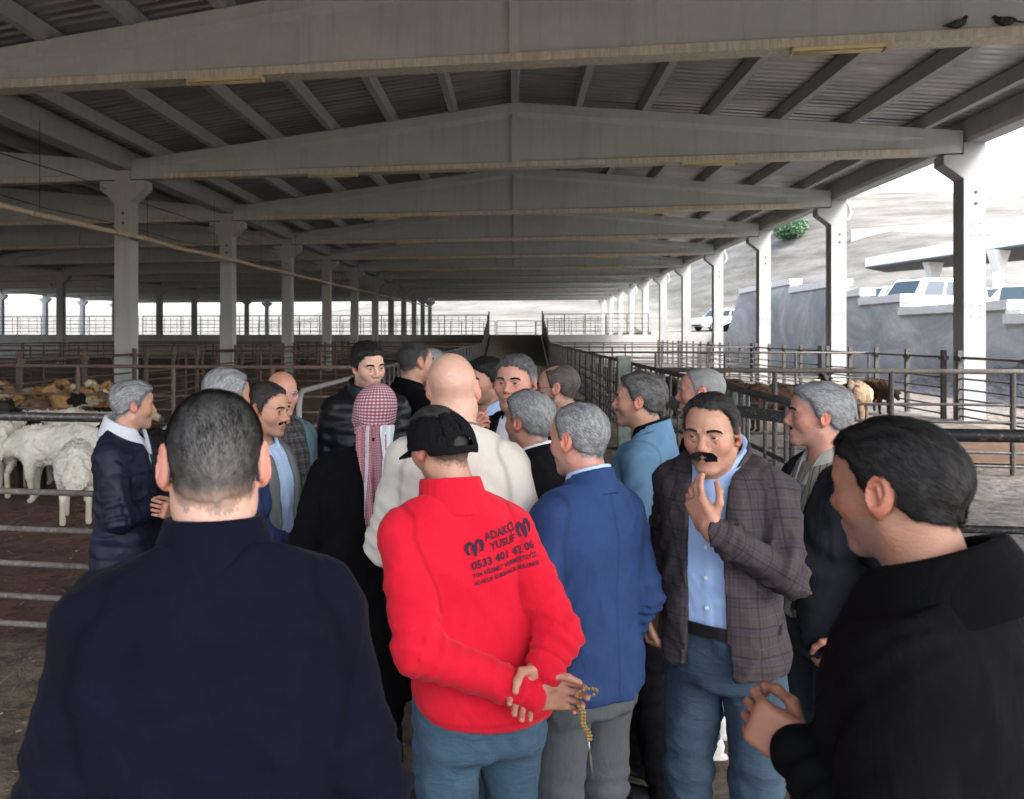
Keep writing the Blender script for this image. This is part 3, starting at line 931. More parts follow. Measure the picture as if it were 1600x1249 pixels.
def cloth(name, c, c2=None, rough=0.85, weave=0.15, sheen=0.0, wscale=900, var=6.0, spec=0.25):
    t = NT(name); v = t.coord()
    c2 = c2 or tuple(x * 0.8 for x in c)
    f = t.noise(v, var, 5, .65)
    col = t.ramp(f, [(0.3, c2), (0.7, c)])
    nb_ = t.noise(v, wscale * 0.25, 3, .6)
    col = t.mix(t.math('MULTIPLY', nb_, weave), col, tuple(x * 0.4 for x in c))
    sa = t.n('Attribute', attribute_name='pat'); ss = t.n('SeparateXYZ'); t.l(sa.outputs['Vector'], ss.inputs[0])
    seam = t.math('MULTIPLY', ss.outputs[2], 0.55)
    col = t.mix(seam, col, tuple(x * 0.35 for x in c))
    wv = t.noise(t.coord(scale=(1, 1, .5)), 9, 3, .55, 1.0)
    big = t.math('ABSOLUTE', t.math('SUBTRACT', wv, .5))
    b1 = t.n('Bump'); b1.inputs['Strength'].default_value = 0.32; b1.inputs['Distance'].default_value = 0.03
    t.l(big, b1.inputs['Height'])
    b2 = t.n('Bump'); b2.inputs['Strength'].default_value = 0.3; b2.inputs['Distance'].default_value = 0.0015
    t.l(nb_, b2.inputs['Height']); t.l(b1.outputs[0], b2.inputs['Normal']); t.l(b2.outputs[0], t.p.inputs['Normal'])
    M[name] = t.set(col, rough, None, spec)
    if sheen: t.p.inputs['Sheen Weight'].default_value = sheen
    return M[name]
cloth('velour_navy', (0.0036, 0.0042, 0.0125), (0.0022, 0.0026, 0.0075), 0.8, 0.1, 0.015, spec=.06)
cloth('quilt_navy', (0.006, 0.008, 0.024), (0.004, 0.005, 0.016), 0.55, 0.05, spec=.25)
cloth('hood_white', (0.50, 0.53, 0.58))
cloth('jacket_blue', (0.035, 0.06, 0.17))
cloth('coat_grey', (0.15, 0.165, 0.165), (0.11, 0.12, 0.12))
cloth('shirt_pale_blue', (0.42, 0.55, 0.75), (0.36, 0.48, 0.68), 0.75, 0.05)
cloth('shirt_blue', (0.33, 0.46, 0.70), (0.28, 0.40, 0.62), 0.75, 0.05)
cloth('shirt_white', (0.68, 0.70, 0.74), (0.60, 0.62, 0.66), 0.75, 0.05)
cloth('vest_denim', (0.10, 0.17, 0.20), (0.07, 0.12, 0.15))
cloth('puffer_black', (0.006, 0.0065, 0.010), None, 0.45, 0.05, spec=.3)
cloth('wool_black', (0.0042, 0.0042, 0.005), (0.0028, 0.0028, 0.0034), 0.95, 0.2, spec=.08)
cloth('suit_black', (0.006, 0.006, 0.008), None, 0.85, 0.1, spec=.12)
cloth('cream', (0.56, 0.52, 0.46), (0.49, 0.455, 0.40), 0.9, 0.12)
cloth('rib_brown', (0.22, 0.13, 0.09))
cloth('fleece_red', (0.62, 0.012, 0.032), (0.52, 0.008, 0.024), 0.95, 0.15, 0.06, spec=.1)
cloth('blazer_blue', (0.019, 0.045, 0.135), (0.014, 0.034, 0.105), 0.85, 0.1)
cloth('blazer_sky', (0.13, 0.25, 0.38), (0.105, 0.21, 0.33), 0.85, 0.2)
cloth('shirt_black', (0.006, 0.0065, 0.009), spec=.1)
cloth('trouser_grey', (0.075, 0.085, 0.095), (0.06, 0.066, 0.075))
cloth('trouser_black', (0.005, 0.005, 0.006), spec=.1)
cloth('shirt_cream', (0.42, 0.40, 0.34), (0.35, 0.33, 0.28))
cloth('jacket_charcoal', (0.011, 0.012, 0.017), (0.007, 0.0075, 0.010), 0.8, spec=.15)
cloth('cap_black', (0.007, 0.007, 0.009), None, 0.9, 0.2, spec=.1)
cloth('leather_black', (0.012, 0.012, 0.013), None, 0.35, 0.0)
cloth('leather_grey', (0.10, 0.11, 0.13), None, 0.35, 0.0)
cloth('canvas_white', (0.62, 0.61, 0.58), None, 0.7, 0.05)
cloth('print_navy', (0.03, 0.012, 0.03), None, 0.8, 0.0)
cloth('stitch_red', (0.42, 0.006, 0.018), None, 0.95, 0.0)
def denim(name, c1, c2):
    t = NT(name); v = t.coord()
    f = t.noise(t.coord(scale=(1, 1, 0.5)), 5, 5, .7)
    col = t.ramp(f, [(0.32, c1), (0.7, c2)])
    tw = t.noise(t.coord(scale=(1, 1, .3)), 260, 2, .6)
    col = t.mix(t.math('MULTIPLY', tw, 0.22), col, (0.10, 0.16, 0.23))
    b = t.bump(t.noise(t.coord(scale=(.6, .6, 1.6)), 14, 4, .6, 0.8), 0.45, 0.02)
    M[name] = t.set(col, 0.85)
denim('denim_blue', (0.012, 0.034, 0.062), (0.036, 0.085, 0.135))
denim('denim_dark', (0.010, 0.024, 0.05), (0.028, 0.065, 0.115))
denim('denim_mid', (0.008, 0.020, 0.040), (0.024, 0.056, 0.095))
denim('denim_black', (0.010, 0.014, 0.022), (0.022, 0.03, 0.042))
# checked cloths read the 'pat' attribute: x around, y along, both in metres on the cloth
def plaid(name, ground, bands, rough=0.85):
    t = NT(name)
    at = t.n('Attribute', attribute_name='pat')
    s = t.n('SeparateXYZ'); t.l(at.outputs['Vector'], s.inputs[0])
    col = ground
    for ax, period, width, off, c, w in bands:
        q = t.math('FRACT', t.math('ADD', t.math('DIVIDE', s.outputs[ax], period), off + 50.0))
        band = t.math('LESS_THAN', q, width / period)
        col = t.mix(t.math('MULTIPLY', band, w), col, c)
    nz = t.noise(t.coord(), 220, 3, .6)
    col = t.mix(t.math('MULTIPLY', nz, 0.45), col, (0.012, 0.010, 0.012))
    col = t.mix(t.math('MULTIPLY', s.outputs[2], 0.6), col, (0.012, 0.010, 0.012))
    b1 = t.n('Bump'); b1.inputs['Strength'].default_value = 0.25; b1.inputs['Distance'].default_value = 0.02
    t.l(t.noise(t.coord(scale=(1, 1, .5)), 10, 3, .5, .5), b1.inputs['Height']); t.l(b1.outputs[0], t.p.inputs['Normal'])
    M[name] = t.set(col, rough, None, 0.2)
dk, bl, lt = (0.020, 0.017, 0.022), (0.036, 0.035, 0.058), (0.12, 0.10, 0.105)
plaid('plaid_brown', (0.060, 0.046, 0.049), [
    (0, .075, .006, 0.0, dk, .6), (0, .075, .006, 0.16, bl, .65), (0, .075, .004, 0.32, dk, .45), (0, .075, .003, .66, lt, .22),
    (1, .085, .006, 0.0, dk, .6), (1, .085, .006, 0.15, bl, .65), (1, .085, .004, 0.30, dk, .45), (1, .085, .003, .65, lt, .22)])
plaid('plaid_charcoal', (0.075, 0.07, 0.072), [
    (0, .05, .012, 0.0, (0.03, .028, .03), .8), (1, .055, .012, 0.0, (0.03, .028, .03), .8), (0, .05, .004, .5, (.16, .14, .14), .6), (1, .055, .004, .5, (.16, .14, .14), .6)])
plaid('sweater_stripe', (0.36, 0.34, 0.29), [(0, .035, .007, 0.0, (0.07, .065, .06), .8)])
plaid('keffiyeh', (0.66, 0.62, 0.63), [
    (0, .013, .0075, 0.0, (0.26, 0.012, 0.06), .6), (1, .013, .0075, 0.0, (0.26, 0.012, 0.06), .8)], 0.9)
plaid('keffiyeh_dense', (0.60, 0.52, 0.54), [
    (0, .006, .0035, 0.0, (0.30, 0.02, 0.05), .7), (1, .006, .0033, 0.0, (0.30, 0.012, 0.035), .7), (0, .11, .012, .4, (.66, .63, .64), .9)], 0.9)
noisy('bead_amber', (0.16, 0.09, 0.02), (0.34, 0.22, 0.07), 60, 0.25, 0.0)
noisy('steel_thin', (0.45, 0.45, 0.45), (0.6, 0.6, 0.6), 20, 0.3, 0, metal=0.9)
t = NT('lens_glass'); t.set((0.9, 0.93, 0.95), 0.02); t.p.inputs['Transmission Weight'].default_value = 0.95; t.p.inputs['Alpha'].default_value = 0.25
M['lens_glass'] = t.mat

# ------------------------------------------------------------------ heads
LINE_Y = [-.14, -.09, -.055, -.030, -.018, -.005, .012, .022, .030, .045, .062, .080, .10]
LINE_Z = [-.060, -.058, -.049, -.026, .012, .030, -.012, .0, .030, .048, .066, .078, .084]
def hair_mask(q, s):
    """signed distance-like field in head space: > 0 where hair grows"""
    x, y, z = np.abs(q[:, 0]), q[:, 1], q[:, 2]
    line = np.interp(y, LINE_Y, LINE_Z) + s.get('hairline', 0.0) * sstep(y, .02, .06)
    m = z - line
    m = m + 0.008 * vnoise(q, 45) + .006 * vnoise(q + 5, 130)
    rec = s.get('recede', 0.0)              # receding temples
    if rec: m = np.minimum(m, np.hypot(x - .055, y - .085) - rec) if False else m - rec * np.exp(-((x - .045) / .022) ** 2) * sstep(y, .02, .06)
    bald = s.get('bald', 0.0)               # bare crown: hair only below a ring
    if bald:
        zt = bald + 0.006 * vnoise(q, 30)
        m = np.minimum(m, zt - z + 0.15 * np.clip(-y - .03, 0, .1))
    spot = s.get('spot')                    # thin patch on the crown
    if spot:
        m = np.minimum(m, np.linalg.norm(q - np.asarray(spot[:3], f32), axis=1) - spot[3] + 0.012 * vnoise(q, 60))
    return m
def head_field(q, s):
    """q in head space (x right, y to the face, z up)"""
    ax = q.copy(); ax[:, 0] = np.abs(q[:, 0])
    w = s.get('wide', 1.0); fat = s.get('fat', 0.0); ns = s.get('nose', 1.0); br = s.get('brow', 1.0)
    d = ell(q, (0, -.012, .034), (.0765 * w, .099, .086))
    d = smin(d, ell(q, (0, .026, -.022), (.066 * w + fat * .5, .068, .088)), .03)
    d = smin(d, ell(q, (0, .040, .045), (.060 * w, .058, .052)), .02)                 # forehead
    d = smin(d, cone(ax, (.050 * w + fat, -.004, -.062), (.016, .066, -.100), .017 + fat * .5, .016), .03)   # jaw
    d = smin(d, ell(q, (0, .076, -.100), (.025, .022, .019)), .02)                    # chin
    if fat > .004: d = smin(d, ell(q, (0, .03, -.108), (.05 + fat, .05, .022 + fat)), .03)
    d = smin(d, ell(ax, (.043 * w, .056, -.022), (.024 + fat, .028, .028 + fat)), .025)     # cheek
    d = smin(d, cone(ax, (.045, .076, .024), (.014, .090, .022), .009 * br, .010 * br), .014)   # brow
    d = smax(d, -ell(ax, (.0325, .104, .004), (.020, .022, .0135)), .010)             # eye socket
    lid = ell(ax, (.0325, .0785, .004), (.0150, .0150, .0145))
    op = s.get('eye_open', .72)
    lid = smax(lid, -ell(ax, (.0325, .0935, .0035), (.0135, .012, .0048 * op)), .0015)
    d = smin(d, lid, .004)
    d = smin(d, cone(q, (0, .088, .016), (0, .110 + .010 * (ns - 1), -.024), .0080, .0108 * ns), .010)   # nose
    d = smin(d, ell(q, (0, .1095 + .010 * (ns - 1), -.029), (.0128 * ns, .0130, .0115 * ns)), .007)
    d = smin(d, ell(ax, (.0135 * ns, .100, -.035), (.0085, .012, .0085)), .006)
    d = smax(d, -ell(ax, (.0065, .112, -.0445), (.0042, .006, .004)), .003)
    d = smin(d, ell(q, (0, .074, -.066), (.034, .028, .024)), .015)                   # muzzle
    ql = q.copy(); ql[:, 2] += 6.0 * q[:, 0] ** 2
    d = smin(d, ell(ql, (0, .0955, -.0605), (.0225, .0090, .0052)), .005)              # lips
    d = smin(d, ell(ql, (0, .0935, -.0710), (.0190, .0095, .0060)), .005)
    d = smax(d, -ell(ql, (0, .108, -.0655), (.024, .012, .0012)), .003)
    d = smax(d, -cone(ax, (.019, .108, -.030), (.033, .088, -.066), .0022, .0016), .006)   # crease beside the mouth
    d = smax(d, -cone(ax, (.016, .097, -.012), (.040, .082, -.016), .0022, .0018), .006)   # under the eye
    er = s.get('ear', 1.0)
    rot = rotm(0.22, 0, -0.50)
    ex_ = .0815 * w + fat * .3 + .006 * (er - 1) * 6
    e = ell(ax, (ex_, -.014, .002), (.0085, .0205 * er, .0345 * er), rot)
    e = smax(e, -ell(ax, (ex_ + .0085, -.010, .006), (.0085, .0135 * er, .0235 * er), rot), .003)
    e = smin(e, cone(ax, (ex_ + .001, -.013, .014 * er), (ex_ + .001, -.016, -.010 * er), .0032, .0034), .004)
    e = smin(e, ell(ax, (ex_ - .002, .003, -.003), (.004, .0045, .007)), .004)
    e = smin(e, ell(ax, (ex_ - .003, -.003, -.029 * er), (.0065, .0085, .0095)), .006)
    d = smin(d, e, .006)
    return d.astype(f32)

SKIN = {'tan': (0.44, 0.245, 0.165), 'pale': (0.56, 0.345, 0.26), 'ruddy': (0.49, 0.245, 0.175), 'dark': (0.30, 0.155, 0.098), 'brown': (0.37, 0.19, 0.125)}
def head_colour(q, s):
    base = np.array(SKIN[s.get('skin', 'tan')], f32)
    c = np.tile(base, (len(q), 1))
    ax = q.copy(); ax[:, 0] = np.abs(q[:, 0])
    def tint(mask, col, k):
        nonlocal c
        m_ = (np.clip(mask, 0, 1) * k)[:, None]
        c = c * (1 - m_) + np.asarray(col, f32) * m_
    tint(np.exp(-(((ax - np.array([.05, .06, -.02], f32)) / np.array([.025, .04, .022], f32)) ** 2).sum(1)), base * np.array([1.1, .78, .75], f32), .7)
    tint(sstep(ax[:, 0], .070, .080) * (np.abs(q[:, 1] + .01) < .03), base * np.array([1.12, .72, .70], f32), .8)
    tint(np.exp(-(((q - np.array([0, .115, -.03], f32)) / .016) ** 2).sum(1)), base * np.array([1.08, .76, .72], f32), .7)
    lipm = np.exp(-(((q - np.array([0, .100, -.066], f32)) / np.array([.021, .012, .0085], f32)) ** 2).sum(1) ** 2)
    tint(lipm, base * np.array([.95, .58, .58], f32), .75)
    # thin dark line between the lips, shadow tone round the eyes
    tint(np.exp(-((q[:, 2] + 6.0 * q[:, 0] ** 2 + .0655) / .0016) ** 2) * (ax[:, 0] < .023) * (q[:, 1] > .085), base * .35, .6)
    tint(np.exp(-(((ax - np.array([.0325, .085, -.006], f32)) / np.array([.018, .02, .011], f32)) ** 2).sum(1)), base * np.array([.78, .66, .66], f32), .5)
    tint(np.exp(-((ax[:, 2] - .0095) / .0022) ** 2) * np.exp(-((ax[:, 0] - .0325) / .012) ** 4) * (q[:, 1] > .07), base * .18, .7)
    sb = s.get('stubble', 0.25)
    if sb:
        beard = sstep(-q[:, 2], .030, .055) * sstep(q[:, 1], -.005, .015) * (1 - .65 * lipm)
        beard *= 1 - np.exp(-(((ax - np.array([.045, .07, -.035], f32)) / np.array([.02, .03, .014], f32)) ** 2).sum(1))
        beard *= (q[:, 2] > -.125)
        sc = np.array(s.get('stubble_col', (0.07, .06, .055)), f32)
        tint(beard * (0.75 + .25 * vnoise(q, 300)), sc, sb)
    hm = hair_mask(q, s)
    if s.get('hair', True):      # cut-short hair shading out at nape, temples and crown
        tint(sstep(hm, -.003, .008) * (q[:, 1] < .06) * (q[:, 2] > -.070) * (ax[:, 0] < .076) * s.get('fringe', 1.0), np.array(s.get('side_col', s.get('hair_col', (.1, .1, .1))), f32) * .8, .5)
    return c

def build_head(s):
    """head in head space: vertices, quads, colours; hair blades"""
    neck0, neck1 = np.array((0, -.022, -.06), f32), np.array((0, -.040, -.20), f32)
    nk = s.get('neck', 1.0) * 1.14
    def f(p):
        d = head_field(p, s)
        return smin(d, cone(p, neck0, neck1, .050 * nk, .060 * nk), .03)
    V, Q = surface(f, (-.115, -.135, -.215), (.115, .140, .130), s.get('res', .0032))
    col = head_colour(V, s)
    out = {'skin': (V, Q, col)}
    if s.get('hair', True):
        th = s.get('thick', .008)
        def fh(p):
            m = hair_mask(p, s)
            d = smin(head_field(p, dict(s, ear=0.6)), cone(p, neck0, neck1, .050 * nk, .060 * nk), .03)
            t_ = th * (1 + .5 * sstep(p[:, 2], .03, .10)) * (1 + .30 * vnoise(p * np.array((1, .35, .4), f32), 95)) + s.get('quiff', 0) * np.exp(-(((p - np.array([0, .075, .10], f32)) / np.array([.05, .03, .03], f32)) ** 2).sum(1))
            return d + .005 - (t_ + .005) * sstep(m, -.008, .020)
        HV, HQ = surface(fh, (-.12, -.145, -.10), (.12, .13, .150), .0042)
        dd = f(HV)
        keep = (dd > 0.0006)
        HQ = HQ[keep[HQ].all(1)]
        hc = np.array(s.get('hair_col', (.02, .018, .016)), f32)
        hc2 = np.array(s.get('hair_col2', hc * 1.6), f32)
        side = np.array(s.get('side_col', hc), f32)
        def hcol(p, jit):
            k = np.clip(.45 + .38 * vnoise(p * np.array((1, .3, .4), f32), 120) + .15 * vnoise(p, 30) + jit * 1.1, 0, 1)[:, None]
            c = hc * (1 - k) + hc2 * k
            sd = (sstep(-p[:, 2], -.055, .03) * s.get('side', 0))[:, None]
            c = c * (1 - sd) + side * (1 + .5 * (k - .5)) * sd
            if s.get('fade'):        # clippered sides: scalp shows through towards the edge
                sk = np.array(SKIN[s.get('skin', 'tan')], f32) * .62
                fd = ((1 - sstep(hair_mask(p, s), .004, .045)) * s['fade'] * (p[:, 1] < .055))[:, None]
                c = c * (1 - fd) + sk * fd
            return c
        w = keep.astype(f32) * (hair_mask(HV, s) > .002)
        ns = int(s.get('blades', 5000) * 2.2)
        P, N = scatter(HV, HQ, ns, w, 5)
        comb = np.asarray(s.get('comb', (0, -1, -.35)), f32)
        whirl = np.stack([P[:, 0] * 4, P[:, 1] * 0 - .2, -.35 - 3 * np.abs(P[:, 0])], 1) * sstep(-P[:, 1], -.03, .03)[:, None]
        D = comb + whirl + .30 * np.stack([vnoise(P, 24), vnoise(P + 3, 24), vnoise(P + 7, 24)], 1)
        D = D - (D * N).sum(1, keepdims=True) * N
        D /= np.maximum(np.linalg.norm(D, axis=1, keepdims=True), 1e-6)
        D = D + N * s.get('lift', .26)
        r_ = np.random.default_rng(9)
        SV, SQ = strands(P - N * .002, D.astype(f32), N, s.get('blade_len', .018), s.get('blade_w', .0010), .5, 2)
        jit = np.repeat((r_.random(len(P)) - .5) * 1.3, 6)
        SC = hcol(SV, jit.astype(f32))
        # short hairs thinning out beyond the edge of the cut
        em = hair_mask(V, s)
        we = ((em > -.005) & (em < .012) & (V[:, 1] < .075) & (V[:, 2] > -.082) & (np.abs(V[:, 0]) < .072)).astype(f32) * s.get('fringe', 1.0) * sstep(em, -.012, .004)
        if we.sum() > 5:
            P2, N2 = scatter(V, Q, int(ns * .07), we, 8)
            D2 = np.array((0, -.25, -.9), f32) + .35 * r_.standard_normal(P2.shape).astype(f32)
            D2 = D2 - (D2 * N2).sum(1, keepdims=True) * N2
            D2 /= np.maximum(np.linalg.norm(D2, axis=1, keepdims=True), 1e-6)
            EV, EQ = strands(P2, (D2 + N2 * .25).astype(f32), N2, min(.008, s.get('blade_len', .018) * .6), .0006, .3, 3)
            EC = hcol(EV, np.repeat((r_.random(len(P2)) - .5), 6).astype(f32))
            SQ = np.concatenate([SQ, EQ + len(SV)]); SV = np.concatenate([SV, EV]); SC = np.concatenate([SC, EC])
        nb = len(HV)
        out['hair'] = (np.concatenate([HV, SV]), np.concatenate([HQ, SQ + nb]), np.concatenate([hcol(HV, 0) * .72, SC]))
    # brows, moustache
    blades = []
    r_ = np.random.default_rng(4)
    def tuft(n, fx, length, width, colr, seed):
        u = r_.random(n).astype(f32); v_ = r_.random(n).astype(f32)
        P, D = fx(u, v_)
        # drop onto the face along y
        y = np.full(n, .14, f32)
        for _ in range(26):
            P[:, 1] = y
            y = y - np.clip(head_field(P, s), -.01, .01)
        P[:, 1] = y - .001
        N = np.tile(np.array([0, 1, 0], f32), (n, 1))
        sv, sq = strands(P, D.astype(f32), N, length, width, .2, seed)
        k = np.repeat(.7 + .6 * r_.random(n), 6)[:, None]
        blades.append((sv, sq, np.array(colr, f32) * k))
    bc = s.get('brow_col', s.get('hair_col', (.02, .018, .016)))
    for sg in (-1, 1):
        def fx(u, v_):
            P = np.stack([sg * (.013 + .037 * u), u * 0, .0215 + .0085 * np.sin(u * 2.3) - .004 * u + (v_ - .5) * .0065 * (1.1 - .6 * u)], 1).astype(f32)
            D = np.stack([sg * (.8 + 0 * u), .45 + 0 * u, .35 - .8 * u], 1)
            return P, D / np.linalg.norm(D, axis=1, keepdims=True)
        tuft(int(260 * s.get('brow_n', 1)), fx, .010, .0010, bc, 11)
    mo = s.get('moustache')
    if mo:
        for sg in (-1, 1):
            def fx(u, v_):
                P = np.stack([sg * (.001 + mo['w'] * u), u * 0, -.047 - mo.get('drop', .006) * u ** 2 + (v_ - .5) * mo['h'] * (1.15 - .5 * u)], 1).astype(f32)
                D = np.stack([sg * (.65 + .3 * u), .45 + 0 * u, -.75 + .25 * u], 1)
                return P, D / np.linalg.norm(D, axis=1, keepdims=True)
            tuft(mo.get('n', 500), fx, mo.get('len', .014), .0011, mo['col'], 13)
    if blades:
        nb = 0; vs = []; qs = []; cs = []
        for a, b, c in blades:
            vs.append(a); qs.append(b + nb); cs.append(c); nb += len(a)
        out['brow'] = (np.concatenate(vs), np.concatenate(qs), np.concatenate(cs))
    return out

def eye_mesh(gx=0.0, gz=0.0):
    V = []; Q = []
    nu, nv = 14, 10
    for j in range(nv + 1):
        th = math.pi * j / nv
        for i in range(nu):
            ph = 2 * math.pi * i / nu
            V.append((math.sin(th) * math.cos(ph), math.cos(th), math.sin(th) * math.sin(ph)))
    for j in range(nv):
        for i in range(nu):
            Q.append((j * nu + i, j * nu + (i + 1) % nu, (j + 1) * nu + (i + 1) % nu, (j + 1) * nu + i))
    V = np.array(V, f32)
    g = np.array((gx, math.sqrt(max(0, 1 - gx * gx - gz * gz)), gz), f32)
    dot = V @ g
    col = np.tile(np.array((.50, .46, .44), f32), (len(V), 1))
    col[dot > math.cos(.66)] = (.06, .032, .018)
    col[dot > math.cos(.25)] = (.004, .004, .004)
    return V * .0132, np.array(Q), col

# ------------------------------------------------------------------ hands
def hand_field(curl, thumb=0.4, spread=0.08):
    """a right hand: wrist at the origin, fingers along +y, palm facing -z, thumb on the -x side"""
    segs = []
    spec = [(-.029, .074, .0088), (-.0095, .082, .009), (.0105, .077, .0086), (.0285, .060, .0076)]
    for i, (x, L, r) in enumerate(spec):
        c = curl[i] if isinstance(curl, (list, tuple)) else curl
        p = np.array((x, .088 - abs(x) * .18, 0.0)); a = 0.0
        sx = (i - 1.4) * spread
        for k, (fr, cc) in enumerate(((.46, .9), (.30, 1.15), (.24, .8))):
            a += c * cc
            dv = np.array((math.sin(sx) * math.cos(a), math.cos(sx) * math.cos(a), -math.sin(a)))
            q = p + dv * L * fr
            segs.append((p.copy(), q.copy(), r * (1 - .07 * k), r * (.93 - .07 * k)))
            p = q
    t0 = np.array((-.022, .022, -.008)); 
    t1 = t0 + np.array((-.028 - .006 * (1 - thumb), .034, -.012 - .014 * thumb))
    t2 = t1 + np.array((-.012 + .022 * thumb, .030, -.010 - .012 * thumb))
    t3 = t2 + np.array((-.002 + .020 * thumb, .024, -.006 - .008 * thumb))
    segs += [(t0, t1, .0135, .011), (t1, t2, .0105, .0098), (t2, t3, .0098, .008)]
    def f(p):
        d = rbox(p, (0, .050, 0.001), (.040, .046, .0145), .0135)
        d = smin(d, ell(p, (-.024, .040, -.008), (.018, .032, .016)), .012)
        d = smin(d, cone(p, (0, -.012, 0), (0, .012, 0), .026, .026), .018)
        fd = None
        for i, (a, b, ra, rb) in enumerate(segs):
            e = cone(p, a, b, ra, rb)
            d = smin(d, e, .006 if i % 3 == 0 or i >= 12 else .002) if i % 3 == 0 or i >= 12 else smin(d, e, .003)
        return d.astype(f32)
    return f
_hands = {}
def hand_geo(curl, thumb, spread, res=.0034):
    key = (str(curl), thumb, spread)
    if key not in _hands:
        V, Q = surface(hand_field(curl, thumb, spread), (-.085, -.09, -.12), (.065, .20, .045), res)
        _hands[key] = (V, Q)
    return _hands[key]
# ------------------------------------------------------------------ people
TORSO = np.array([(.70, .172, .128, .000), (.80, .174, .130, .000), (.95, .170, .129, .000), (1.08, .160, .124, .006), (1.22, .168, .126, .006), (1.33, .175, .122, .000),
                  (1.415, .156, .106, -.010), (1.475, .106, .084, -.018), (1.525, .062, .062, -.020)], f32)
def arm_pts(a, sg):
    S = np.array((sg * .150, -.014, 1.400), f32)
    E = np.array(a.get('E', (.200, -.045, 1.13)), f32) * np.array((sg, 1, 1), f32)
    W = np.array(a.get('W', (.208, .045, .885)), f32) * np.array((sg, 1, 1), f32)
    return S, E, W
class Body:
    def __init__(self, arms, bulk=0.0, belly=0.0, stance=.10, stride=0.0, shoulder=1.0, knee=0.0):
        self.arms = {sg: arm_pts(arms.get(k, {}), sg) for k, sg in (('L', -1), ('R', 1))}
        if shoulder != 1.0:
            for sg in self.arms: self.arms[sg][0][0] *= shoulder
        self.bulk, self.belly, self.stance, self.stride, self.sh, self.knee = bulk, belly, stance, stride, shoulder, knee
    def torso_tab(self, off, hem, flare=0.0):
        t_ = TORSO.copy()
        t_[:, 1] += off + self.bulk * np.array([.8, .9, 1, 1, 1, .9, .6, .2, 0])
        t_[:, 2] += off + self.bulk * .8 * np.array([.8, .9, 1, 1, 1, .8, .5, .2, 0])
        bl = self.belly * np.array([.3, .6, 1, 1, .7, .25, 0, 0, 0])
        t_[:, 2] += bl * .6; t_[:, 3] += bl * .5
        t_[5:8, 1] *= self.sh
        z = t_[:, 0]
        rows = [np.array((hem, *[np.interp(hem, z, t_[:, k]) for k in (1, 2, 3)]))]
        rows += [r for r in t_ if r[0] > hem + .02]
        rows = np.array(rows, f32)
        rows[0, 1] += flare; rows[0, 2] += flare
        return rows
    def top(self, p, off, hem, sleeve=True, flare=0.0, cuff=1.0, fold=1.0, seed=0.0, shrink=0.0, puff=0.0):
        d = loft(p, self.torso_tab(off, hem, flare))
        for sg in (-1, 1):
            S, E, W = self.arms[sg]
            d = smin(d, cone(p, (sg * .050, -.020, 1.482), S, .034 + off, .056 + off), .05)
        q = p + seed
        fo = fold * (.0075 * crease(q, (3.2, 3.2, 2.0), 0, .22) + .0055 * crease(q, (6, 6, 3.4), 4, .20) + .0035 * snoise(q, (5, 5, 2.2), 7) + .0022 * crease(q, 13, 2, .22) - .006)
        # drag folds from armpit towards the waist
        fo = fo + fold * .0055 * np.sin(60 * (p[:, 2] * .8 + np.abs(p[:, 0]) * 1.2 + .02 * vnoise(q, 9))) * np.exp(-((p[:, 2] - 1.16) / .09) ** 2) * sstep(np.abs(p[:, 0]), .05, .15)
        if puff:
            fo = fo + puff * np.abs(np.sin(p[:, 2] * math.pi / .065 + .25 * vnoise(q, 6)))
        d = d - fo
        if sleeve:
            for sg in (-1, 1):
                S, E, W = self.arms[sg]
                We = E + (W - E) * cuff
                bu = self.bulk * .35
                ua = cone(p, S, E, .057 + off + bu, .046 + off + bu)
                fa = cone(p, E, We, .045 + off + bu, .034 + off * .8 + bu * .6)
                a = smin(ua, fa, .02)
                # folds gathered in the crook and above the cuff
                dE = np.linalg.norm(p - E, axis=1)
                ax = (W - E) / np.linalg.norm(W - E)
                al = (p - E) @ ax
                up = (E - S) / np.linalg.norm(E - S)
                au = (p - E) @ up
                wv = np.where(al > 0, al, au)
                a = a - fold * .0065 * (1 - 2 * np.abs(np.sin(wv * 62 + 1.6 * vnoise(q, 9)))) * np.exp(-(dE / .12) ** 2)
                a = a - fold * .0050 * (1 - 2 * np.abs(np.sin(al * 85 + 1.6 * vnoise(q, 9)))) * np.exp(-((al - np.linalg.norm(We - E) + .04) / .05) ** 2)
                a = a - fold * (.0065 * crease(q, (6, 6, 5), 1, .22) + .003 * crease(q, 12, 3, .22) - .004)
                if puff: a = a - puff * np.abs(np.sin(au * math.pi / .065))
                d = smin(d, a, .013)
        return d.astype(f32)
    def seams(self, V, off, hem, back=False):
        dt = loft(V, self.torso_tab(off, hem))
        da = np.full(len(V), 9, f32)
        for sg in (-1, 1):
            S, E, W = self.arms[sg]
            dt = np.minimum(dt, cone(V, (sg * .050, -.020, 1.482), S * np.array((.86, 1, 1), f32), .034 + off, .050 + off))
            da = np.minimum(da, np.minimum(cone(V, S, E, .057 + off, .046 + off), cone(V, E, W, .045 + off, .034 + off)))
        m = np.exp(-((da - dt) / .0055) ** 2) * (V[:, 2] > 1.22)
        m = np.maximum(m, .8 * np.exp(-((V[:, 2] - hem - .028) / .004) ** 2))
        if back: m = np.maximum(m, np.exp(-(V[:, 0] / .004) ** 2) * (V[:, 1] < -.03))
        for sg in (-1, 1):
            S, E, W = self.arms[sg]
            ax = (W - E) / np.linalg.norm(W - E)
            al = (V - E) @ ax
            m = np.maximum(m, .8 * np.exp(-((al - np.linalg.norm(W - E) * .97 + .028) / .004) ** 2) * (cone(V, E, W, .05, .04) < .03))
        return m
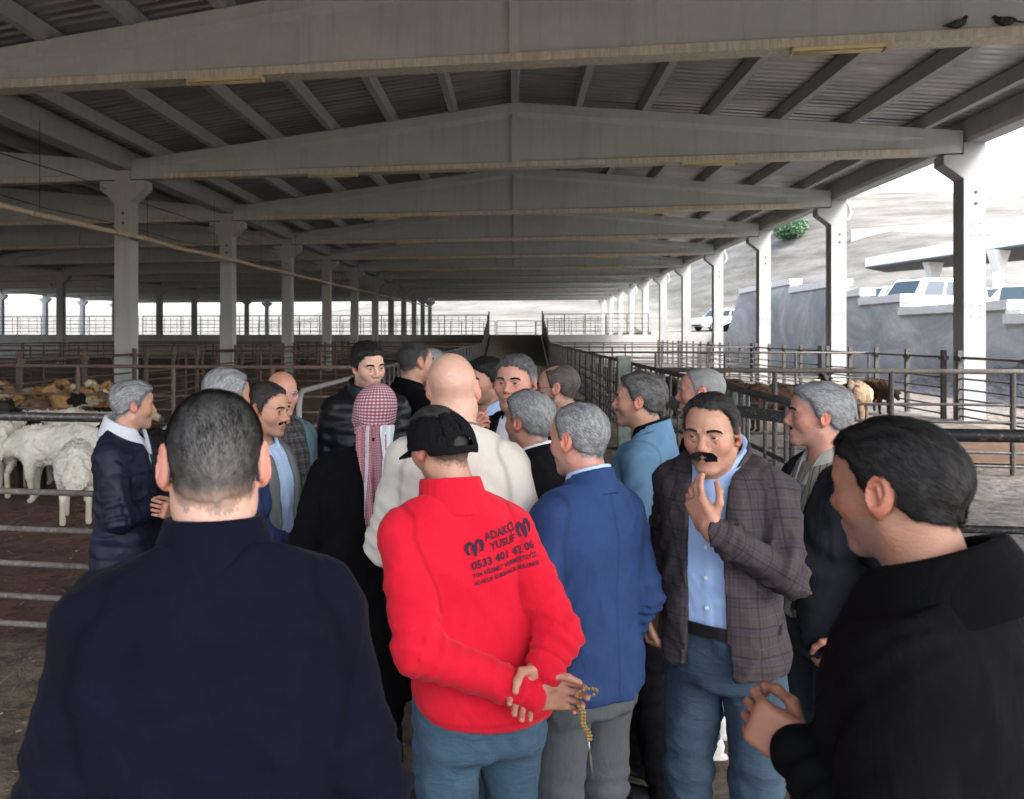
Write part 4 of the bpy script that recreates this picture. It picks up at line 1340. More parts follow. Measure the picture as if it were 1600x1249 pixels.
    def pattern(self, V):
        dt = loft(V, self.torso_tab(.01, .7))
        ang = np.arctan2(V[:, 0], V[:, 1])
        pat = np.stack([ang * .165, V[:, 2], V[:, 0] * 0], 1)
        for sg in (-1, 1):
            S, E, W = self.arms[sg]
            for a, b, base in ((S, E, 0), (E, W, np.linalg.norm(E - S))):
                dd = cone(V, a, b, .06, .05)
                m = dd < dt - .004
                dt = np.where(m, dd, dt)
                ax = (b - a) / np.linalg.norm(b - a)
                al = (V - a) @ ax
                ref = np.array((0, 1, 0), f32) if abs(ax[1]) < .8 else np.array((1, 0, 0), f32)
                u = np.cross(ax, ref); u /= np.linalg.norm(u); w = np.cross(ax, u)
                an = np.arctan2((V - a) @ u, (V - a) @ w)
                pat[m] = np.stack([an * .055, al + base, an * 0], 1)[m]
        return pat
    def legs(self):
        out = []
        for sg in (-1, 1):
            st = self.stride * sg
            out.append((np.array((sg * .088, 0, .90), f32), np.array((sg * self.stance, st * .5 + .015 + self.knee * (sg > 0), .49), f32), np.array((sg * (self.stance + .01), st - .01, .075), f32)))
        return out
    def trousers(self, p, off=.0, seed=0.0, loose=0.0):
        t_ = self.torso_tab(-.006 + off, .80)
        top_ = np.array([[1.045] + [np.interp(1.045, t_[:, 0], t_[:, k]) for k in (1, 2, 3)]], f32)
        t_ = np.concatenate([t_[t_[:, 0] < 1.0], top_])
        d = loft(p, t_)
        q = p + seed
        for H, K, A in self.legs():
            l_ = smin(cone(p, H, K, .094 + off + self.bulk * .4, .068 + off + loose * .3), cone(p, K, A, .067 + off + loose * .3, .054 + off + loose), .03)
            zk = p[:, 2] - K[2]
            l_ = l_ - .0045 * np.sin(zk * 95 + 3 * vnoise(q, 9)) * np.exp(-(zk / .13) ** 2)
            l_ = l_ - .006 * np.sin(p[:, 2] * 120 + 3 * vnoise(q, 11)) * sstep(-p[:, 2], -.30, -.08)
            d = smin(d, l_, .03)
        d = d - .0065 * crease(q, (6, 6, 3), 1, .22) - .004 * crease(q, (11, 11, 7), 5, .22) + .003
        return np.maximum(d, .045 - p[:, 2]).astype(f32)
    def core(self, p):
        d = loft(p, self.torso_tab(-.022, .80))
        for sg in (-1, 1):
            S, E, W = self.arms[sg]
            d = smin(d, cone(p, S, E, .038, .032), .03)
            d = smin(d, cone(p, E, W, .032, .026), .02)
        for H, K, A in self.legs():
            d = smin(d, cone(p, H, K, .07, .05), .03); d = smin(d, cone(p, K, A, .05, .035), .02)
        d = smin(d, cone(p, (0, -.018, 1.44), (0, -.012, 1.55), .052, .046), .03)
        return d.astype(f32)
def collar_field(p, z0, z1, r=.066, flare=.012, thick=.0045, tilt=.42, gap=0.0, yc=-.010, fold=False):
    y = p[:, 1] - yc
    ze = p[:, 2] + tilt * (y - .02)
    k = np.clip((z1 - ze) / (z1 - z0), 0, 1)
    rad = np.sqrt(p[:, 0] ** 2 + (y * .95) ** 2)
    d = np.abs(rad - (r + flare * k)) - thick
    if fold: d = np.minimum(d, np.abs(rad - (r + .008 + flare * 1.3 * k)) - thick)
    d = smax(d, np.maximum(z0 - ze, ze - z1), .006)
    if gap:
        c = np.maximum(np.abs(p[:, 0]) - gap * (.3 + .7 * (1 - k)), -(y))
        d = np.maximum(d, -c)
    return d.astype(f32)

def orient(dirv, palm):
    """rotation whose +y runs along the fingers and -z to the palm side"""
    y = np.array(dirv, float); y /= np.linalg.norm(y)
    z = -np.array(palm, float); z -= (z @ y) * y; z /= np.linalg.norm(z)
    x = np.cross(y, z)
    return np.stack([x, y, z], 1).astype(f32)

people = []
def person(label, px, top, d, rot, head=None, turn=(0, 0, 0), arms=None, tops=(), bottom=('trouser_black', {}), shoes='leather_black',
           bulk=0.0, belly=0.0, lean=(0, 0), extra=None, group='people gathered among the pens', stance=.10, stride=0.0, shoulder=1.0, hscale=.945, headoff=(0, 0, 0), knee=0.0, gaze=(0, 0)):
    head = dict(head or {}); arms = arms or {}
    h = CAMH - (top - PY) * d / F_PX
    s = h / (1.75 + headoff[2])
    wrot = R(rot) + YAW - math.atan((px - PX) / F_PX)
    hc = np.array((headoff[0], .028 + headoff[1], 1.634 + headoff[2]), f32)
    hc[2] += 1.75 - .124 * hscale - 1.634
    def warp(V):
        V = np.asarray(V, f32).copy()
        k = np.clip(V[:, 2] - .92, 0, None)
        V[:, 0] += lean[1] * k; V[:, 1] += lean[0] * k
        return V * f32(s)
    hp = warp(hc[None])[0]
    X, Y = ground_xy(px, d)
    cr, sr = math.cos(wrot), math.sin(wrot)
    loc = (X - (hp[0] * cr - hp[1] * sr), Y - (hp[0] * sr + hp[1] * cr), 0)
    B = Body(arms, bulk, belly, stance, stride, shoulder, knee)
    RH = rotm(R(turn[1]), R(turn[2]), 0); RH = (rotm(0, 0, R(turn[0])) @ RH).astype(f32)
    to_body = lambda q: (q * f32(hscale)) @ RH.T + hc
    from_body = lambda p: ((p - hc) @ RH) / f32(hscale)
    H = build_head(head)
    vs, qs, cs, nb = [], [], [], 0
    V, Q, col = H['skin']
    vs.append(to_body(V)); qs.append(Q); cs.append(col); nb += len(V)
    V, Q = surface(B.core, (-.75, -.5, .03), (.75, .6, 1.56), .022)
    skin = np.array(SKIN[head.get('skin', 'tan')], f32)
    vs.append(V); qs.append(Q + nb); cs.append(np.tile(skin, (len(V), 1))); nb += len(V)
    for key, sg in (('L', -1), ('R', 1)):
        a = arms.get(key, {})
        if a.get('hand') is False: continue
        hs = a.get('hand') or {}
        V, Q = hand_geo(hs.get('curl', .38), hs.get('thumb', .5), hs.get('spread', .05))
        S, E, W = B.arms[sg]
        dv = np.array(hs['dir'], float) * (sg, 1, 1) if 'dir' in hs else (W - E)
        pal = np.array(hs.get('palm', (-1, 0, 0)), float) * (sg, 1, 1)
        O = orient(dv, pal)
        V2 = V.copy()
        if sg < 0: V2[:, 0] *= -1; Q = Q[:, ::-1]
        V2 = (V2 * 1.02) @ O.T + W
        c = np.tile(skin * np.array((.95, .86, .84), f32), (len(V2), 1))
        # knuckles a little redder, finger ends paler
        c *= (1 + .10 * vnoise(V2, 60))[:, None]
        vs.append(V2); qs.append(Q + nb); cs.append(c); nb += len(V2)
    root = np_obj('person', warp(np.concatenate(vs)), np.concatenate(qs), M['skin'], col=np.concatenate(cs))
    root.location = loc; root.rotation_euler = (0, 0, wrot)
    tag(root, label, 'person', group)
    ctx = dict(root=root, warp=warp, to_body=to_body, from_body=from_body, B=B, head=head, s=s)
    if 'hair' in H:
        V, Q, c = H['hair']; np_obj('hair', warp(to_body(V)), Q, M['hair'], root, col=c, smooth=True)
    if 'brow' in H:
        V, Q, c = H['brow']
        np_obj('moustache' if head.get('moustache') else 'eyebrow', warp(to_body(V)), Q, M['hair'], root, col=c)
    for sg in (-1, 1):
        V, Q, c = eye_mesh(*gaze)
        np_obj('eye', warp(to_body(V + np.array((sg * .0325, .0778, .004), f32))), Q, M['eye'], root, col=c)
    for g_ in tops:
        g_ = dict(g_)
        off, hem = g_.get('off', .012), g_.get('hem', .80)
        kw = dict(sleeve=g_.get('sleeve', True), flare=g_.get('flare', 0), cuff=g_.get('cuff', .97), fold=g_.get('fold', 1.0), seed=px * .013, puff=g_.get('puff', 0))
        V0 = g_.get('vee'); op = g_.get('open', 0.0); lap = g_.get('lapel', 0.0)
        bend = g_.get('bend', 0.0)
        def width(z):
            if not V0: return np.full_like(z, op)
            zb_, wt = V0
            return np.maximum(op, wt * np.clip((z - zb_) / (1.51 - zb_), 0, 1)) + (op * .6 * np.clip((.98 - z) / .25, 0, 1) if op else np.where(z < zb_, g_.get('flap', .0) * np.clip((zb_ - z) / .3, 0, 1) ** 1.5 - (.02 if not g_.get('flap') else 0), 0))
        def f(p):
            dd = B.top(p, off, hem, **kw)
            if lap:
                w = width(p[:, 2]); x = np.abs(p[:, 0])
                lw = lap * np.clip((p[:, 2] - (V0[0] if V0 else 1.0)) / .22, 0, 1) * np.where(p[:, 2] > 1.36, .8, 1)
                on = sstep(w + lw - x, 0, .006) * (p[:, 1] > 0) * sstep(p[:, 2], (V0[0] if V0 else 1.0), (V0[0] if V0 else 1.0) + .03)
                dd = dd - .0055 * on
            if g_.get('placket'):
                on = sstep(.014 - np.abs(p[:, 0]), 0, .003) * (p[:, 1] > 0)
                dd = dd - .0025 * on
            zc_ = g_.get('neckline', 1.508) - .50 * (p[:, 1] + .02)
            dd = smax(dd, p[:, 2] - zc_, .008)
            if V0 or op:
                w = width(p[:, 2])
                cut = np.maximum(np.abs(p[:, 0] - g_.get('shift', 0)) - w, -(p[:, 1] - .012))
                dd = np.maximum(dd, -cut)
            for (a, b, r_) in g_.get('cuts', ()):
                dd = np.maximum(dd, -cone(p, a, b, r_, r_))
            if g_.get('band'):       # gathered waistband
                dd = dd + .008 * (sstep(-p[:, 2], -(hem + .055), -(hem + .045)))
            return dd.astype(f32)
        ex = .46 + B.bulk
        los, his = [-ex, -.36, hem - .03], [ex, .36, 1.57]
        for sg in (-1, 1):
            for q in B.arms[sg]:
                for k in range(3):
                    los[k] = min(los[k], q[k] - .1); his[k] = max(his[k], q[k] + .1)
        los[2] = max(los[2], .5)
        V, Q = surface(f, los, his, g_.get('res', .0085), 2.0)
        mat = M[g_['mat']]
        pat = B.pattern(V) if g_.get('pat') else np.stack([V[:, 0] * 0, V[:, 0] * 0, B.seams(V, off, hem, g_.get('back', False)) if g_.get('sleeve', True) else V[:, 0] * 0], 1)
        if g_.get('pat') and g_.get('sleeve', True): pat[:, 2] = B.seams(V, off, hem, True)
        o = np_obj(g_.get('name', 'jacket'), warp(V), Q, mat, root, pat=pat)
        ctx[g_.get('name', 'jacket')] = (o, V, Q)
        for c_ in g_.get('collar', ()):
            c_ = dict(c_); c_['z0'] += .046; c_['z1'] += .046; c_.setdefault('yc', -.014)
            cmat = M[c_.pop('mat', g_['mat'])]
            nm = c_.pop('name', 'collar')
            fc = lambda p: collar_field(p, **c_)
            V, Q = surface(fc, (-.17, -.17, 1.36), (.17, .18, 1.66), .0045, 3.0)
            np_obj(nm, warp(V), Q, cmat, o, pat=np.stack([np.arctan2(V[:, 0], V[:, 1]) * .09, V[:, 2], V[:, 0] * 0], 1))
        if g_.get('shirt_cuff'):
            for sg in (-1, 1):
                S, E, W = B.arms[sg]
                ax = (W - E) / np.linalg.norm(W - E)
                MB().tube([Vector(v) for v in warp(np.array([W - ax * .02, W + ax * .012]))], .036 * s, 16).build('cuff', M[g_['shirt_cuff']], o, True)
        for zz in g_.get('buttons', ()):
            xx = g_.get('button_x', 0.0)
            y = .30
            for _ in range(40):
                y -= float(np.clip(f(np.array([[xx, y, zz]], f32))[0], -.01, .02))
            pb = warp(np.array([(xx, y - .001, zz), (xx, y + .004, zz)], f32))
            MB().tube([Vector(v) for v in pb], .0055, 10).build('button', M[g_.get('button_mat', 'black_plastic')], o)
    if bottom:
        kw = dict(bottom[1])
        V, Q = surface(lambda p: B.trousers(p, seed=px * .01, **kw), (-.34, -.34, .03), (.34, .38, 1.09), .011)
        tr = np_obj('trousers', warp(V), Q, M[bottom[0]], root)
        ctx['trousers'] = tr
        for sg, (Hh, K, A) in zip((-1, 1), B.legs()):
            o_ = (A * np.array((1, 1, 0), f32))
            tx = .18 * sg
            def fs(p):
                q = (p - o_) @ rotm(0, 0, -tx)
                d_ = smin(ell(q, (0, .085, .040), (.046, .125, .042)), ell(q, (0, -.02, .055), (.038, .055, .06)), .03)
                so = smax(ell(q * np.array((1, 1, .4), f32), (0, .062, .0), (.050, .152, .04)), np.maximum(q[:, 2] - .022, .002 - q[:, 2]), .004)
                return smin(np.maximum(d_, .004 - p[:, 2]), so, .004).astype(f32)
            V, Q = surface(fs, o_ + np.array((-.12, -.14, -.01)), o_ + np.array((.12, .25, .13)), .0075)
            np_obj('shoe', warp(V), Q, M[shoes], root)
    if extra: extra(ctx)
    people.append(root)
    return root
# ------------------------------------------------------------------ things worn and held
def belt(ctx, mat='leather_black', z=1.0):
    B, warp = ctx['B'], ctx['warp']
    tab = B.torso_tab(.004, .8)
    V = []
    n = 40
    for zz, o in ((z - .018, 0), (z - .018, .006), (z + .018, .006), (z + .018, 0)):
        a, b, c = (np.interp(zz, tab[:, 0], tab[:, k]) for k in (1, 2, 3))
        for i in range(n):
            th = 2 * math.pi * i / n
            V.append(((a + o) * np.sign(math.cos(th)) * abs(math.cos(th)) ** (2 / 2.4), c + (b + o) * np.sign(math.sin(th)) * abs(math.sin(th)) ** (2 / 2.4), zz))
    Q = [(k * n + i, k * n + (i + 1) % n, ((k + 1) % 4) * n + (i + 1) % n, ((k + 1) % 4) * n + i) for k in range(4) for i in range(n)]
    np_obj('belt', warp(np.array(V, f32)), np.array(Q), M[mat], ctx['root'], smooth=False)
def glasses(ctx, mat='black_plastic', rim=.0011):
    tb = lambda q: ctx['warp'](ctx['to_body'](np.array(q, f32)))
    g_ = empty('glasses'); g_.parent = ctx['root']
    for sg in (-1, 1):
        pts = [(sg * (.033 + .023 * math.cos(a)), .099 - .006 * abs(math.cos(a)) * (math.cos(a) > 0), .001 + .017 * math.sin(a)) for a in np.linspace(0, 2 * math.pi, 22)]
        MB().tube([Vector(v) for v in tb(pts)], rim, 6).build('rim', M[mat], g_, True)
        arm = [(sg * .056, .094, .006), (sg * .074, .07, .007), (sg * .0795, .02, .008), (sg * .081, -.012, .008), (sg * .078, -.028, -.004)]
        MB().tube([Vector(v) for v in tb(arm)], rim, 6).build('temple_arm', M[mat], g_, True)
        ln = [(sg * (.033 + .022 * math.cos(a)), .0985, .001 + .016 * math.sin(a)) for a in np.linspace(0, 2 * math.pi, 20)[:-1]]
        V = tb(ln)
        MB().add([tuple(v) for v in V], [tuple(range(len(V)))]).build('lens', M['lens_glass'], g_)
    MB().tube([Vector(v) for v in tb([(-.011, .100, .005), (0, .103, .008), (.011, .100, .005)])], rim, 6).build('bridge', M[mat], g_, True)
def cap(ctx):
    def f(q):
        q = q / f32(1.06) + np.array((0, 0.004, .016), f32)
        d_ = ell(q, (0, -.010, .030), (.0905, .116, .098))
        d_ = np.maximum(d_, -(ell(q, (0, -.010, .030), (.0865, .112, .094))))
        seam = np.minimum(np.abs(q[:, 0]), np.abs(np.abs(q[:, 0]) - .05 * np.sqrt(np.clip(1 - ((q[:, 2] - .03) / .1) ** 2, 0, 1))))
        d_ = d_ + .0016 * np.exp(-(seam / .0022) ** 2)
        zl = .012 + .12 * (q[:, 1] + .01) * (q[:, 1] < -.01) * .35
        d_ = np.maximum(d_, zl - q[:, 2])
        # half-moon opening and strap at the back
        arch = np.hypot(q[:, 0], (q[:, 2] - .010)) - .032
        d_ = np.maximum(d_, -np.maximum(arch, q[:, 1] + .02))
        strap = np.maximum(np.abs(ell(q, (0, -.010, .030), (.089, .1145, .098))) - .0025, np.maximum(np.abs(q[:, 2] - .004) - .011, q[:, 1] + .05))
        d_ = np.minimum(d_, strap)
        sweat = np.maximum(np.abs(ell(q, (0, -.010, .030), (.091, .117, .098))) - .0028, np.maximum(np.abs(q[:, 2] - .022) - .011, -.06 - q[:, 1]))
        d_ = np.minimum(d_, sweat)
        br = np.maximum(np.abs(q[:, 2] - (.022 - .9 * np.clip(q[:, 1] - .09, 0, 1) ** 1.0 * .35 - 3.2 * q[:, 0] ** 2)) - .0028, np.maximum(np.hypot(q[:, 0] / .080, (q[:, 1] - .085) / .092) - 1, .075 - q[:, 1]) * .08)
        d_ = np.minimum(d_, br)
        d_ = smin(d_, ell(q, (0, -.01, .129), (.007, .007, .0045)), .003)
        return d_ - .0015 * vnoise(q, 30)
    V, Q = surface(f, (-.125, -.155, -.05), (.125, .21, .145), .0036, 3.0)
    np_obj('cap', ctx['warp'](ctx['to_body'](V)), Q, M['cap_black'], ctx['root'])
def keffiyeh(ctx):
    hs = dict(ctx['head'], ear=.5)
    def f(q):
        d_ = ell(q, (0, -.012, .034), (.0765, .099, .086))
        d_ = smin(d_, ell(q, (0, .02, -.03), (.07, .06, .08)), .03) - .016
        d_ = smin(d_, ell(q, (0, -.075, -.045), (.055, .045, .035)), .03)
        d_ = d_ - .0035 * np.sin(70 * (q[:, 2] + .6 * np.abs(q[:, 0])) + 2 * vnoise(q, 14)) * sstep(-q[:, 2], -.03, .03)
        face = ell(q, (0, .115, -.025), (.055, .06, .085))
        d_ = smax(d_, -face, .008)
        d_ = smax(d_, -.085 - q[:, 2], .01)
        return d_ - .002 * vnoise(q, 26)
    V, Q = surface(f, (-.13, -.16, -.12), (.13, .14, .16), .0045)
    ang = np.arctan2(V[:, 0], -V[:, 1])
    pol = np.arctan2(np.hypot(V[:, 0], V[:, 1] + .012), V[:, 2] - .02)
    o = np_obj('headscarf', ctx['warp'](ctx['to_body'](V)), Q, M['keffiyeh'], ctx['root'], pat=np.stack([ang * .095, pol * .105, 0 * ang], 1))
    # two tails down the back
    for nm, x0, x1, w, y0, mat, sd in (('scarf_tail', -.022, .005, .060, -.118, 'keffiyeh_dense', 0.0), ('scarf_tail', .042, .050, .030, -.126, 'shirt_white', 3.0)):
        L_ = .40 if nm == 'scarf_tail' else .07
        def ft(q):
            t_ = np.clip((-.05 - q[:, 2]) / L_, 0, 1)
            cx = x0 + (x1 - x0) * t_ + .035 * t_ ** 2 * (1 if x0 > -.05 else 0)
            cy = y0 - .088 * sstep(t_, 0, .42) - .012 * t_
            ww = w * (1 - .25 * t_) + .008 * np.sin(9 * t_ + sd)
            wave = .010 * np.sin((q[:, 0] - cx) * 170 + sd + 3 * t_)
            d_ = np.maximum(np.abs(q[:, 0] - cx) - ww, np.abs(q[:, 1] - cy - wave) - .007)
            return smax(d_, np.maximum(-.05 - L_ - q[:, 2], q[:, 2] + .028), .008) - .002 * vnoise(q + sd, 20)
        V, Q = surface(ft, (-.14, -.27, -.50), (.16, -.04, .0), .0050, 3.0)
        np_obj(nm, ctx['warp'](ctx['to_body'](V)), Q, M[mat], o, pat=np.stack([V[:, 0], V[:, 2], 0 * V[:, 0]], 1))
def text_mesh(body, size):
    cu = bpy.data.curves.new('lettering', 'FONT')
    cu.body = body; cu.size = size; cu.align_x = 'CENTER'; cu.resolution_u = 2; cu.offset = size * .026
    ob = bpy.data.objects.new('lettering', cu); C.objects.link(ob)
    bpy.context.view_layer.update()
    me = bpy.data.meshes.new_from_object(ob.evaluated_get(bpy.context.evaluated_depsgraph_get()))
    V = np.array([v.co[:] for v in me.vertices], f32); F = [tuple(p.vertices) for p in me.polygons]
    bpy.data.objects.remove(ob); bpy.data.meshes.remove(me)
    return V, F
def lettering(ctx):
    o, JV, JQ = ctx['jacket']
    bvh = BVHTree.FromPolygons(JV.tolist(), JQ.tolist())
    cx, cz, shear = .080, 1.362, .20
    def lay(V, F, x, z, name):
        u = V[:, 0] + x; w = V[:, 1] + z
        X = cx + u; Z = cz + w + shear * u
        y = np.full(len(V), -.40, f32)
        P = np.stack([X, y, Z], 1).astype(f32)
        for i_ in range(len(P)):
            hit = bvh.ray_cast(Vector((float(P[i_, 0]), -.6, float(P[i_, 2]))), Vector((0, 1, 0)))
            if hit[0] is not None: P[i_, 1] = hit[0].y - .0036
        MB().add([tuple(v) for v in ctx['warp'](P)], F).build(name, M['print_navy'], o)
    for body, size, x, z in (('ADAKÇI', .029, .0, .052), ('YUSUF', .029, .004, .023), ('0533 401 42 06', .0285, .0, -.010), ('7/24 HİZMET VERMEKTEYİZ', .0158, .0, -.031), ('ADAKLIK KURBANLIK BULUNUR', .0150, .0, -.051)):
        V, F = text_mesh(body, size)
        if len(V):
            wd = V[:, 0].max() - V[:, 0].min()
            want = {'ADAKÇI': .098, 'YUSUF': .082}.get(body, .20)
            V[:, 0] = (V[:, 0] - (V[:, 0].max() + V[:, 0].min()) / 2) * want / wd
            lay(V, F, x, z, 'lettering')
    # ram heads either side of the name
    for sx in (-.082, .082):
        vs, fs = [], []
        def strip(pts, ws):
            b = len(vs)
            for i, (p, w) in enumerate(zip(pts, ws)):
                a = pts[max(i - 1, 0)]; c = pts[min(i + 1, len(pts) - 1)]
                tx, tz = c[0] - a[0], c[1] - a[1]; l_ = math.hypot(tx, tz) or 1
                vs.append((p[0] - tz / l_ * w, p[1] + tx / l_ * w, 0)); vs.append((p[0] + tz / l_ * w, p[1] - tx / l_ * w, 0))
            for i in range(len(pts) - 1): fs.append((b + 2 * i, b + 2 * i + 1, b + 2 * i + 3, b + 2 * i + 2))
        strip([(0, .012), (0, .002), (0, -.012), (0, -.019)], [.008, .009, .0055, .003])
        for s_ in (-1, 1):
            strip([(s_ * .004, .012), (s_ * .012, .019), (s_ * .021, .015), (s_ * .024, .004), (s_ * .020, -.008), (s_ * .014, -.010)], [.004, .0055, .006, .0055, .004, .0015])
        lay(np.array(vs, f32), fs, sx, .040, 'ram_emblem')
def beads(ctx):
    B = ctx['B']
    W = B.arms[-1][2]
    r_ = empty('prayer_beads', ctx['root'].location, ctx['root'].rotation_euler[2])
    tag(r_, 'amber prayer beads hanging from the hand of the man in red', 'beads')
    base = np.array((W[0] + .095, W[1] - .045, W[2] - .012), f32)
    loop = [base + np.array((.035 + .030 * math.cos(a), -.012 - .012 * math.sin(a), .022 + .016 * math.sin(a)), f32) for a in np.linspace(.2, 5.6, 13)]
    drop = [base + np.array((.004 + .010 * t_ + .004 * math.sin(9 * t_), -.018 - .004 * t_, -.005 - .085 * t_), f32) for t_ in np.linspace(0, 1, 11)]
    drop2 = [p + np.array((.009, .003, -.003), f32) for p in drop]
    pts = ctx['warp'](np.array(loop + drop + drop2))
    m_ = bpy.data.meshes.new('bead')
    bm = bmesh.new(); bmesh.ops.create_icosphere(bm, subdivisions=2, radius=.0048); bm.to_mesh(m_); bm.free()
    m_.materials.append(M['bead_amber']); m_.polygons.foreach_set('use_smooth', [True] * len(m_.polygons))
    for p in pts: place('bead', m_, r_, tuple(p))
    ta = [base + np.array((.018 + .012 * t_, -.022, -.095 - .10 * t_), f32) for t_ in np.linspace(0, 1, 5)]
    MB().tube([Vector(v) for v in ctx['warp'](np.array(ta))], [.0012, .0014, .003, .0016, .0028], 8).build('tassel', M['steel_thin'], r_, True)

# ------------------------------------------------------------------ the gathering, from the back row to the front
GREY, GREY2 = (.17, .17, .175), (.36, .36, .365)
SALT, SALT2 = (.055, .053, .052), (.22, .218, .215)
BLACK, BLACK2 = (.008, .007, .007), (.026, .023, .022)
suit = lambda mat, shirt, **kw: [
    dict(name='shirt', mat=shirt, off=.0, hem=.95, sleeve=False, res=.010, collar=[dict(z0=1.405, z1=1.492, r=.063, flare=.010, gap=.045, tilt=.40, mat=shirt)]),
    dict(dict(name='jacket', mat=mat, off=.014, hem=.855, back=True, vee=(1.12, .07), lapel=.06, flap=.05, flare=.008,
              collar=[dict(z0=1.39, z1=1.480, r=.071, flare=.022, gap=.08, thick=.005, tilt=.40)]), **kw)]
plain = lambda mat, **kw: [dict(dict(name='jacket', mat=mat, off=.014, hem=.80, collar=[dict(z0=1.40, z1=1.485, r=.070, flare=.018, thick=.005, tilt=.30)]), **kw)]
POCKET = dict(E=(.212, -.075, 1.12), W=(.178, .055, .93), hand=False)
FRONT = dict(E=(.202, -.03, 1.12), W=(.10, .20, 1.02))

person('grey-haired man in dark suit and white shirt, half hidden far behind the bald head', 671, 546, 5.3, 105,
       head=dict(skin='tan', hair_col=GREY, hair_col2=GREY2, thick=.007, stubble=.3, blades=2500), tops=suit('suit_black', 'shirt_white', res=.011), arms={'R': FRONT, 'L': FRONT})
person('man with cropped dark hair in black zip jacket, turned away, back row', 649, 534, 4.7, -58,
       head=dict(skin='tan', hair_col=(.012, .012, .012), hair_col2=(.05, .05, .05), side=.8, side_col=(.075, .073, .07), thick=.004, blade_len=.009, stubble=.45, fade=.5, blades=4000),
       tops=plain('wool_black', res=.010), arms={'R': FRONT, 'L': FRONT}, bottom=('denim_black', {}))
person('tall man with black hair in black puffer jacket looking down', 575, 537, 4.3, -163,
       head=dict(skin='pale', hair_col=BLACK, hair_col2=BLACK2, thick=.012, hairline=-.006, stubble=.35, brow_n=1.4, wide=.97, eye_open=.75, blades=5000, comb=(.5, -.6, -.2)), turn=(10, -8, 3), gaze=(-.25, -.2),
       tops=[dict(name='jacket', mat='puffer_black', off=.026, hem=.78, puff=.007, fold=.7, res=.0085, collar=[dict(z0=1.40, z1=1.50, r=.076, flare=.022, thick=.010, tilt=.35, gap=.02)])],
       arms={'R': POCKET, 'L': POCKET}, bottom=('trouser_black', {}))
person('bald man with glasses in teal denim jacket over a dark plaid shirt', 441, 580, 4.1, -152,
       head=dict(skin='ruddy', bald=.035, hair_col=(.35, .35, .35), hair_col2=(.6, .6, .6), thick=.005, stubble=.3, stubble_col=(.35, .33, .32), blades=2500), turn=(-8, -3, 0),
       tops=[dict(name='shirt', mat='plaid_charcoal', off=.004, hem=.86, sleeve=False, pat=True, res=.0085, belly=.02, collar=[dict(z0=1.41, z1=1.485, r=.066, flare=.024, gap=.05, fold=True, tilt=.5)]),
             dict(name='jacket', mat='vest_denim', off=.016, hem=.78, open=.11, vee=(.9, .11), collar=[dict(z0=1.40, z1=1.47, r=.078, flare=.03, gap=.10, tilt=.4)])],
       arms={'R': POCKET, 'L': POCKET}, belly=.03, extra=lambda c: glasses(c, 'steel_thin', .0014))
person('dark-haired young man in pale blue shirt, mostly hidden beside the bald head', 758, 562, 4.2, 128,
       head=dict(skin='tan', hair_col=BLACK, hair_col2=BLACK2, thick=.013, hairline=-.01, stubble=.5, brow_n=1.3, blades=3500, lift=.6), tops=[dict(name='shirt', mat='shirt_pale_blue', off=.006, hem=.82, res=.010, collar=[dict(z0=1.405, z1=1.49, r=.065, flare=.024, gap=.05, fold=True, tilt=.5)])],
       arms={'R': FRONT, 'L': FRONT}, bottom=('denim_dark', {}))
person('balding man with glasses in dark suit, facing left beside the barred fence', 872, 570, 3.95, 74,
       head=dict(skin='tan', hair_col=(.055, .040, .032), hair_col2=(.16, .13, .115), hairline=.014, recede=.022, spot=(0, .03, .115, .045), thick=.005, blade_len=.011, stubble=.25, fat=.004, blades=4000),
       tops=suit('suit_black', 'shirt_white', res=.010), arms={'R': FRONT, 'L': POCKET}, extra=lambda c: glasses(c))
person('heavy-set man with grey temples in dark suit, facing the camera, hand raised to his cheek', 806, 556, 3.55, 146,
       head=dict(skin='ruddy', fat=.009, wide=1.04, hair_col=(.035, .034, .034), hair_col2=(.16, .16, .16), side=.95, side_col=(.50, .50, .50), thick=.009, stubble=.22, stubble_col=(.2, .19, .19), brow_n=1.6, brow_col=(.015, .014, .014), blades=5000, res=.003), turn=(12, 0, 0),
       arms={'R': dict(E=(.26, .09, 1.16), W=(.085, .245, 1.41), hand=dict(curl=[.9, 1.0, 1.05, 1.1], thumb=.7, dir=(-.55, .15, .75), palm=(-.2, -1, -.1))), 'L': FRONT},
       tops=suit('suit_black', 'shirt_white', res=.010), bulk=.02, belly=.04)
person('grey-haired man in blue jacket, behind the navy sweatshirt man, mostly hidden', 357, 578, 3.4, -58,
       head=dict(skin='tan', hair_col=(.13, .135, .14), hair_col2=(.34, .35, .365), thick=.010, stubble=.3, blades=5000, blade_len=.02), tops=plain('jacket_blue', res=.010), arms={'R': FRONT, 'L': dict(E=(.24, -.03, 1.13), W=(.20, .15, 1.0), hand=False)}, bottom=('denim_dark', {}), lean=(.0, -.10))
person('dark-haired man with moustache in open grey coat and pale blue shirt', 417, 599, 3.45, -122,
       head=dict(skin='tan', hair_col=BLACK, hair_col2=(.05, .045, .04), thick=.008, hairline=.008, moustache=dict(w=.026, h=.010, drop=.005, n=600, len=.009, col=(.018, .015, .013)), stubble=.4, eye_open=.7, blades=4000), turn=(0, -6, 0),
       tops=[dict(name='shirt', mat='shirt_pale_blue', off=.002, hem=.99, sleeve=False, placket=True, res=.0085, collar=[dict(z0=1.40, z1=1.485, r=.066, flare=.028, gap=.05, fold=True, tilt=.55)]),
             dict(name='coat', mat='coat_grey', off=.018, hem=.62, open=.06, vee=(1.1, .08), lapel=.055, flare=.02, collar=[dict(z0=1.39, z1=1.475, r=.076, flare=.022, gap=.085, tilt=.42)])],
       arms={'R': POCKET, 'L': POCKET}, bottom=('trouser_black', {}), extra=lambda c: belt(c, z=.992))
